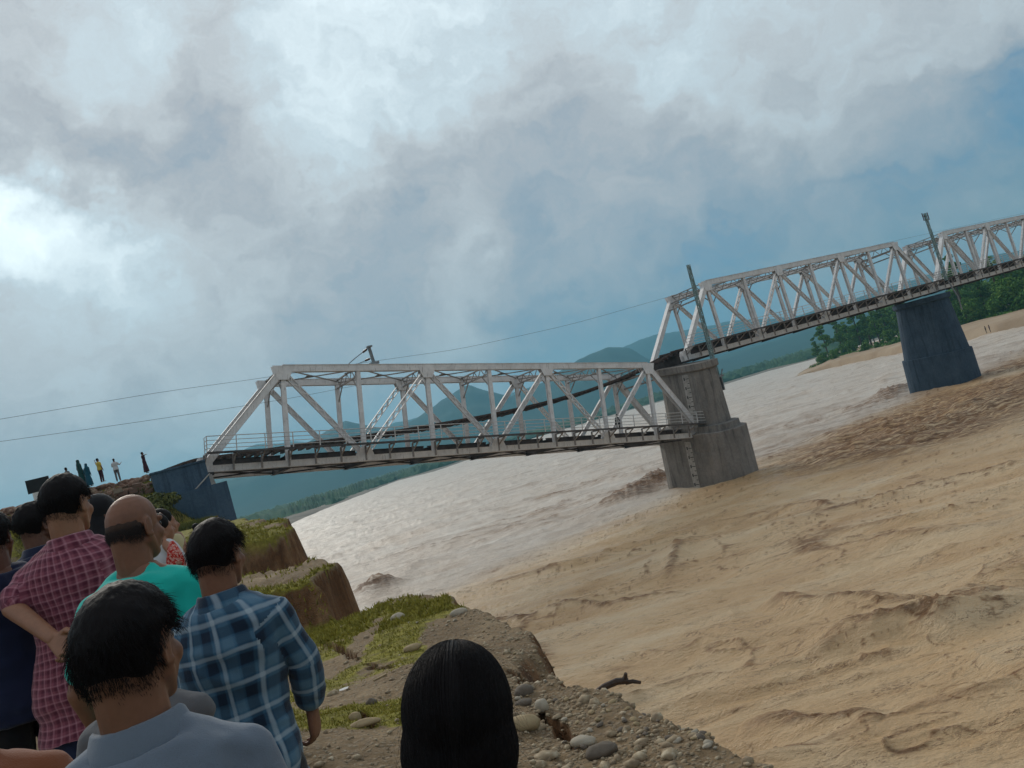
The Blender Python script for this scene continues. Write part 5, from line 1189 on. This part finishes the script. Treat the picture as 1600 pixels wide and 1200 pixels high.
            Fc += [tuple(range(kz)), tuple(n*kz+j for j in range(kz))[::-1]]; Vc = np.array(Vc); me = mesh_np('collar', Vc, Fc, o.get('collarmat', o['top']), True, {'cloth': np.c_[np.arctan2(Vc[:, 0], -Vc[:, 1])*.09, Vc[:, 2], Vc[:, 2]*0]})
            link('collar', me, R)
        if o.get('neckband'):
            m = MB(); m.tube([bp((math.cos(a)*.070, -.016+math.sin(a)*.066, 1.458-.022*max(0, math.sin(a)))) for a in np.linspace(0, 2*math.pi, 25)], .0065, 8, False); m.build('neckband', o['top'], R, True)
    if 'bottom' in o:
        kind = o.get('bottomkind', 'trousers')
        if kind == 'skirt': pr = [ring_mesh([(V3(0, 0, z), V3(rx, 0, 0), V3(0, ry, 0)) for z, rx, ry in ((.10,.27,.22),(.4,.235,.19),(.7,.20,.15),(.9,.182,.135),(1.0,.168,.122))], 26)]
        else:
            pr = [ring_mesh([(c_, a_, b_) for c_, a_, b_ in torso_rings(.010, .010, 0, 1.0)], 22)]
            for s_ in (-1, 1):
                lg = A[s_]['leg']; hp, kn, an = V3(*lg['hip']), V3(*lg['knee']), V3(*lg['ankle'])
                if kind == 'shorts': pr.append(capsule(hp, hp+(kn-hp)*.8, .105, .088))
                else: pr += [capsule(hp, kn, .093, .070), capsule(kn, an+(kn-an)*.03, .070, .060)]
        wear({'skirt': 'skirt', 'shorts': 'shorts'}.get(kind, 'trousers'), pr, o['bottom'], vx, .007 if vox < .02 else .004, hseed+7)
    # --- hair
    if hair in ('short', 'bald') and vox < .012:
        mh = m_hairg if hair == 'bald' else m_hairb; W_, Fh, B_, D_, m_ = scalp(hair, thick if hair == 'short' else .0018, hseed)
        cap = link('hair', mesh_np('hair', hx(W_), Fh, m_hairc if hair == 'bald' else mh, True), R); K = hx(W_); Dr = D_@hd_R.T
        strands(cap, hx(V3(0,0,0)[None])[0][2], K, Dr, m_, hairn, hlen if hair == 'short' else .012, hseed, mh, curl=.8 if hair == 'short' else .3, lift=.55 if hair == 'short' else .35)
        for s_ in (-1, 1):
            v, f = ellip((s_*.030, .0735, .000), (.0105, .0105, .0105)); link('eye', mesh_np('eye', hx(v), f, m_eye, True), R)
    elif hair == 'short':
        link('hair', mesh_np('hair', *(lambda q: (q[0], q[1]))(remesh([(hx(v), f) for v, f in (ellip((0,-.020,.040), (.083,.100,.088)), ellip((0,-.05,-.01), (.072,.062,.075)))], .012, 1)[:2]), m_hairb, True), R)
    elif hair == 'scarf':
        link('headscarf', mesh_np('headscarf', *remesh([(hx(v), f) for v, f in (ellip((0,-.020,.030), (.092,.108,.100)), ellip((0,-.04,-.06), (.088,.085,.10)), capsule((0,-.03,-.10), (0,-.02,-.22), .10, .15))], .012 if vox > .012 else .009, 2)[:2], o['scarf'], True), R)
    R['_'] = 0; del R['_']
    R_info = dict(root=R, hx=hx, A=A, S=S, bend=bp)
    return R_info
m_eye = simple('dark_eye', lin((38,26,22)), lin((60,44,38)), 4, .3, .5)
def rgb(*c): return lin(c)
c_polo = cloth('slate_blue_jersey', rgb(112,124,138), .8, 500); c_navy = cloth('navy_cotton', rgb(26,34,62)); c_teal = cloth('turquoise_jersey', rgb(28,200,184), .75, 500)
c_black = cloth('black_cotton', rgb(24,24,28)); c_jean = cloth('dark_denim', rgb(44,54,86)); c_grey = cloth('grey_marl', rgb(98,98,100)); c_rust = cloth('rust_cotton', rgb(132,76,46)); c_cream = cloth('cream_jersey', rgb(188,176,134)); c_white = cloth('white_jersey', rgb(196,198,200))
c_green = cloth('bright_green_cloth', rgb(22,112,70)); c_dgreen = cloth('dark_green_cloth', rgb(18,62,60)); c_tealc = cloth('deep_teal_cloth', rgb(20,78,98)); c_yel = cloth('yellow_jersey', rgb(206,180,84)); c_maroonc = cloth('dark_maroon_cloth', rgb(64,30,44)); c_brownc = cloth('brown_cloth', rgb(74,52,48)); c_kurta = cloth('dark_plum_cotton', rgb(52,36,54))
c_plaid = plaid('blue_plaid', rgb(58,98,126), rgb(88,122,144), rgb(24,42,62), rgb(164,180,190), .104, .0065, .018)
c_mar = plaid('maroon_check', rgb(128,66,82), rgb(140,78,92), rgb(92,40,58), rgb(176,124,136), .030, .0022, .006)
c_mar.node_tree.nodes['Principled BSDF'].inputs['Roughness'].default_value = .9
m_red, nt, b = material('red_floral_print', .8, .2); nt.links.new(ramp(nt, noise(nt, objco(nt), 62, 4, .7), [(.42, lin((168,34,30))), (.52, lin((190,60,48))), (.56, lin((224,196,184))), (.66, lin((150,24,24)))]), b.inputs['Base Color'])
m_metal, nt, b = material('silver_metal', .25, .5); b.inputs['Metallic'].default_value = 1; b.inputs['Base Color'].default_value = (.75, .74, .72, 1)
rd_ = math.radians
# --- foreground
person((175,906), 1.50, rd_(16), 'man with thick black hair in a slate blue polo shirt, seen from behind in front', head=(rd_(-21), rd_(2), 0), skin=0, outfit=dict(top=c_polo, collar=True, sleeve='short', topname='polo_shirt', bottom=c_black), hairn=9000, hlen=.030, thick=.010, hseed=1, vox=.008, gx=.004, lean=(.04, 0))
pl = person((322,809), 2.74, rd_(6), 'man in a blue and white plaid shirt with rolled sleeves and black trousers', head=(rd_(-15), rd_(-2), 0), skin=0,
       arms={1: dict(el=(474,1028,2.74,'w'), wr=(487,1104,2.80,'w'), hd=(-.12,.1,-1), palm=(-1,.2,0), thumb=(0,1,0), curl=24), -1: dict(el=(-.20,.10,1.13), wr=(-.05,.24,1.12))},
       outfit=dict(top=c_plaid, collar=True, sleeve='rolled', bottom=c_black, hem=.78, cuffmat=c_plaid), hairn=7000, hlen=.034, thick=.009, hseed=2, vox=.008, gx=.0, lean=(.045, 0))
person((86,741), 3.75, rd_(18), 'tall man in a maroon checked shirt and dark jeans with his left elbow bent', head=(rd_(-23), 0, 0), skin=2,
       arms={-1: dict(el=(20,950,3.72,'w'), wr=(84,998,3.5,'w'), palm=(0,-1,0)), 1: dict(el=(.25,.02,1.12), wr=(.05,.22,1.10))},
       outfit=dict(top=c_mar, collar=True, sleeve='short', bottom=c_jean, hem=.76), hairn=7000, hlen=.024, thick=.009, hseed=3, vox=.008, lean=(.04, 0))
person((190,769), 3.1, rd_(0), 'balding older man in a bright turquoise t-shirt looking to the right', head=(rd_(-20), rd_(-2), 0), skin=0, hair='bald',
       outfit=dict(top=c_teal, sleeve='short', bottom=c_brownc, topname='t_shirt'), hairn=15000, hseed=4, vox=.008, lean=(.04, 0))
person((-32,796), 4.0, rd_(50), 'person with dark hair in a navy top cut off by the left edge', head=(rd_(-35), 0, 0), skin=1, outfit=dict(top=c_navy, sleeve='elbow', bottom=c_black, topname='top'), hairn=4000, hlen=.03, thick=.011, hseed=5, vox=.009)
person((44,785), 4.9, rd_(20), 'dark haired person in a navy blue shirt standing behind the man in the maroon shirt', head=(rd_(-40), 0, 0), skin=1, outfit=dict(top=c_navy, sleeve='short', collar=True, bottom=c_jean), hairn=3500, hlen=.026, thick=.014, hseed=6, vox=.009)
ga = person((188,962), 2.5, rd_(0), 'person in a grey top with a silver bangle, hidden behind the polo shirt man', head=(rd_(-10), 0, 0), skin=0,
       arms={1: dict(el=(248,1098,2.5,'w'), wr=(302,1132,2.42,'w'), palm=(0,-1,-.3), curl=30)}, outfit=dict(top=c_grey, sleeve='elbow', bottom=c_black, topname='top'), hairn=2500, hseed=7, vox=.009)
def ring_on(P, a_, f, r, t, nm, mat):
    e, w_ = V3(*a_['el']), V3(*a_['wr']); d_ = (w_-e)/np.linalg.norm(w_-e); q = e+(w_-e)*f; u_ = np.cross(d_, V3(0, 0, 1)); u_ /= np.linalg.norm(u_); v_ = np.cross(d_, u_); m = MB()
    m.tube([q+u_*r*math.cos(t_)+v_*r*math.sin(t_) for t_ in np.linspace(0, 2*math.pi, 20)], t, 6, False); m.build(nm, mat, P['root'], True)
ring_on(ga, ga['A'][1], .94, .035, .004, 'bangle', m_metal)
person((-120,1000), 1.9, rd_(15), 'person in a rust brown top, only a shoulder showing at the lower left corner', head=(0, 0, 0), skin=0, outfit=dict(top=c_rust, sleeve='elbow', bottom=c_maroonc, topname='top'), hairn=2000, hseed=8, vox=.010, gx=.01)
# the woman
wm = person((655,993), 1.07, rd_(6), 'woman with smooth black hair tied at the nape, back of her head at the bottom', head=(rd_(-4), rd_(-3), rd_(11)), skin=2, hair='none', outfit=dict(top=c_kurta, sleeve='elbow', hem=.5, bottom=c_black, topname='kurta'), vox=.009, female=True)
S_ = [ellip((0,-.020,.024), (.0825,.103,.098), 26, 17), ellip((0,-.035,-.030), (.0865,.088,.092), 24, 13), ellip((0,-.055,-.095), (.078,.058,.070), 20, 11), capsule((0,-.105,-.120), (0,-.120,-.20), .034, .030), capsule((0,-.120,-.20), (.005,-.120,-.42), .030, .014)]
Vh, Fh, Nh = remesh(S_, .005, 4)
fr = sstep(.028, .05, Vh[:, 1])*sstep(.075, .045, Vh[:, 2]); Vh[:, 1] -= fr*.05       # leave the face free
Vw = wm['hx'](Vh); hair = link('hair', mesh_np('hair', Vw, Fh, m_hairb, True), wm['root'])
r_ = np.random.default_rng(6); n = 9000; pk = r_.choice(np.flatnonzero(Vh[:, 2] > -.08), n); p = Vh[pk]+Nh[pk]*.0012; tie = V3(0, -.125, -.115); Kp = 9; PP = []
from mathutils.kdtree import KDTree
kd = KDTree(len(Vh)); [kd.insert(Vector(q_), i_) for i_, q_ in enumerate(Vh)]; kd.balance()
for k in range(Kp):
    PP.append(wm['hx'](p)); nv = p-V3(0, -.03, .0); nv = nv/np.linalg.norm(nv, axis=1)[:, None]; to = tie-p; to /= np.linalg.norm(to, axis=1)[:, None]; f = to+V3(0, 0, -.35)-nv*((to+V3(0, 0, -.35))*nv).sum(1)[:, None]; f /= np.linalg.norm(f, axis=1)[:, None]
    p = p+f*.013; ix = np.array([kd.find(Vector(q_))[1] for q_ in p]); p = Vh[ix]*.35+p*.65+((Vh[ix]-p)*Nh[ix]).sum(1)[:, None]*Nh[ix]*.65+Nh[ix]*r_.uniform(.0003, .0016, (n, 1))
curves_obj('hair_strands', np.stack(PP, 1), .00035, m_hairb, hair)
# flyaway strands
n = 260; pk = r_.choice(np.flatnonzero(Vh[:, 2] > -.10), n); p = Vh[pk]; d_ = Nh[pk]; v = d_*.35+r_.normal(0, .4, (n, 3))+V3(0, -.2, -.7); v /= np.linalg.norm(v, axis=1)[:, None]; PP = []
for k in range(7): PP.append(wm['hx'](p)); p = p+v*.009; v = v+r_.normal(0, .12, (n, 3))-d_*.10; v /= np.linalg.norm(v, axis=1)[:, None]
curves_obj('flyaway_hair', np.stack(PP, 1), .0002, m_hairb, hair)
for s_ in (-1, 1): v, f = ellip((s_*.030, .0735, .000), (.0105, .0105, .0105)); link('eye', mesh_np('eye', wm['hx'](v), f, m_eye, True), wm['root'])
vb_, fb_, nb2 = remesh([ellip((0,-.112,-.078), (.050,.036,.046), 20, 13)], .004, 2); bun = link('hair_bun', mesh_np('hair_bun', wm['hx'](vb_+nb2*(.0025*np.sin(140*vb_[:, 2]+60*vb_[:, 0]))[:, None]), fb_, m_hairb, True), wm['root'])
n = 1800; an_ = r_.uniform(0, 2*math.pi, n); rr_ = r_.uniform(.25, 1.02, n)**.7; PP = []
for k in range(8): aa = an_+k*.16; PP.append(wm['hx'](np.stack([.051*rr_*np.cos(aa), -.112-.038*np.sqrt(np.clip(1.02-rr_**2, 0, 1))-.001, -.078+.047*rr_*np.sin(aa)], 1)))
curves_obj('bun_strands', np.stack(PP, 1), .0004, m_hairb, bun)
m = MB(); q0 = wm['hx'](np.array([(0, -.112, -.150)]))[0]; m.tube([q0+V3(.036*math.cos(t), .030*math.sin(t), .004*math.sin(t)) for t in np.linspace(0, 2*math.pi, 20)], .006, 6, False); m.build('hair_tie', c_maroonc, hair, True)
# --- middle distance
dk = person((150,770), 6.6, rd_(-30), 'woman in a black headscarf and robe behind the balding man', head=(rd_(-20), 0, 0), skin=1, hair='scarf', outfit=dict(top=c_black, sleeve='long', bottom=c_black, bottomkind='skirt', hem=.4, scarf=c_black, topname='robe'), vox=.013,
       arms={1: dict(el=(.26,.12,1.20), wr=(.12,.28,1.40)), -1: dict(el=(-.26,.05,1.15), wr=(-.1,.3,1.2))})
pp = dk['A'][-1]['wr']; m = MB(); m.box(pp[0]-.09, pp[0]+.06, pp[1]-.03, pp[1]+.03, pp[2]+.16, pp[2]+.24); 
bg1 = person((150,768), 4.6, 0, 'person in a white cap standing by the woman in black, almost hidden behind the maroon shirt man', head=(rd_(-30), 0, 0), skin=1, H=1.45, zg=gz(*atr(140,790,4.6)[:2]), outfit=dict(top=c_white, sleeve='short', bottom=c_black), vox=.013, at=atr(137,790,4.6)) if False else None
p9 = person((240,800), 6.4, rd_(-32), 'person in a white t-shirt and bright green shorts standing left of the man in cream', head=(rd_(-10), 0, 0), skin=2, outfit=dict(top=c_white, sleeve='short', bottom=c_green, bottomkind='shorts', topname='t_shirt'), vox=.013,
       arms={1: dict(el=(258,848,6.3,'w'), wr=(272,868,6.1,'w')), -1: dict(el=(-.25,.0,1.12), wr=(-.1,.25,1.1))})
p10 = person((246,793), 7.2, rd_(-40), 'person in a cream t-shirt with one arm hanging, behind the turquoise shirt man', head=(rd_(-10), 0, 0), skin=2, outfit=dict(top=c_cream, sleeve='short', bottom=c_brownc, topname='t_shirt'), vox=.013,
       arms={1: dict(el=(278,838,7.1,'w'), wr=(291,862,7.0,'w'))})
# red patterned cloth bag held by the first
q = atr(273,872,6.05); bagm = [ring_mesh([(V3(0,0,z), V3(rx,0,0), V3(0,ry,0)) for z, rx, ry in ((-.24,.03,.02),(-.20,.075,.04),(-.08,.085,.05),(.05,.060,.04),(.12,.020,.015))], 14)]
Vq, Fq, Nq = remesh(bagm, .012, 1); Vq = Vq+Nq*(.012*fbm(Vq[:, 0]*20, Vq[:, 1]*20, Vq[:, 2]*20, oct=2))[:, None]; bag = link('cloth_bag', mesh_np('cloth_bag', Vq, Fq, m_red, True)); bag.location = tuple(q); bag.rotation_euler = (0, .15, -.5); tag(bag, 'red and white patterned cloth bag hanging from the hand of the person in green shorts', 'bag')
person((305,816), 19, rd_(-30), 'distant person in dark grey clothes just left of the plaid shirt man\'s head', skin=1, H=1.5, zg=None, outfit=dict(top=c_grey, sleeve='short', bottom=c_black), vox=.022, head=(0,0,0))
# --- on the embankment
def emb(px, py, hpx, v, yaw, label, **k):
    u_, z_ = plane_v(px, py, v); P_ = BW(u_, v, z_); d_ = np.hypot(P_[0], P_[1]); H = hpx*d_/FPX/.985
    return person(None, None, yaw, label, H=H, zg=float(P_[2]), at=(P_[0], P_[1], P_[2]+H), vox=.022, **k)
emb(131,758,35, -.9, rd_(-30), 'woman in a dark green headscarf and dress, left end of the row on the embankment', hair='scarf', outfit=dict(top=c_dgreen, sleeve='long', bottom=c_dgreen, bottomkind='skirt', hem=.4, scarf=c_dgreen), skin=1)
emb(143,760,32, -1.2, rd_(-10), 'woman in a deep teal headscarf and dress on the embankment', hair='scarf', outfit=dict(top=c_tealc, sleeve='long', bottom=c_tealc, bottomkind='skirt', hem=.4, scarf=c_tealc), skin=1, lean=(.04, .0))
emb(161,753,33, -1.0, rd_(-20), 'man in a yellow t-shirt raising his left hand to his face on the embankment', outfit=dict(top=c_yel, sleeve='short', bottom=c_maroonc), arms={-1: dict(el=(-.30,.06,1.36), wr=(-.40,.12,1.60))}, skin=0)
emb(186,752,32, -1.2, rd_(30), 'person in a white t-shirt and grey trousers holding something on the embankment', outfit=dict(top=c_white, sleeve='short', bottom=c_grey), arms={1: dict(el=(.30,.05,1.18), wr=(.42,.18,1.30)), -1: dict(el=(-.2,.1,1.15), wr=(.0,.3,1.15))}, skin=0)
emb(230,739,30, -1.6, rd_(-60), 'woman in a dark maroon dress pointing right on the embankment', outfit=dict(top=c_maroonc, sleeve='short', bottom=c_maroonc, bottomkind='skirt', hem=.4), arms={1: dict(el=(.42,.12,1.40), wr=(.66,.22,1.38))}, skin=1)
emb(112,768,33, -.8, rd_(-10), 'person whose dark head shows above the maroon shirt man on the embankment', outfit=dict(top=c_grey, sleeve='short', bottom=c_black), skin=1)
# seated figure on the fallen span's walkway with a bicycle beside
fm = Matrix.Translation(Vector(BW(.23, 0, ZB+1.42))) @ Matrix.Rotation(ROTZ, 4, 'Z') @ Matrix.Rotation(ang, 4, 'Y')
us_ = plane_v(964, 671, -1.1)[0]/math.cos(ang); q = fm @ Vector((us_, -1.1, 1.0))
cr = person(None, None, rd_(-40), 'person in black crouching on the walkway of the fallen span near its low end', H=1.65, zg=q.z-.36, at=(q.x, q.y, q.z-.36+1.65), skin=1, lean=(0, .22), outfit=dict(top=c_black, sleeve='long', bottom=c_black), vox=.022,
       legs={s_: dict(hip=(s_*.09,-.06,.62+.2), knee=(s_*.14,.28,.86), ankle=(s_*.12,.05,.46), toe=(s_*.14,.20,.41)) for s_ in (-1, 1)}, arms={1: dict(el=(.25,.25,1.02), wr=(.12,.45,.98)), -1: dict(el=(-.25,.25,1.02), wr=(-.12,.45,.98))})
# far figures on the sand spit
for (px, py, lab, c_) in ((1542,521,'tiny far figure standing on the sand spit, left of two', c_black), (1548,519,'tiny far figure standing on the sand spit, right of two', c_maroonc)):
    d_ = ray(px, py); dd = 205; P_ = d_/np.hypot(d_[0], d_[1])*dd; person(None, None, 1.0, lab, H=1.7, zg=float(P_[2]), at=(P_[0], P_[1], P_[2]+1.7), vox=.04, outfit=dict(top=c_, bottom=c_black), skin=1)
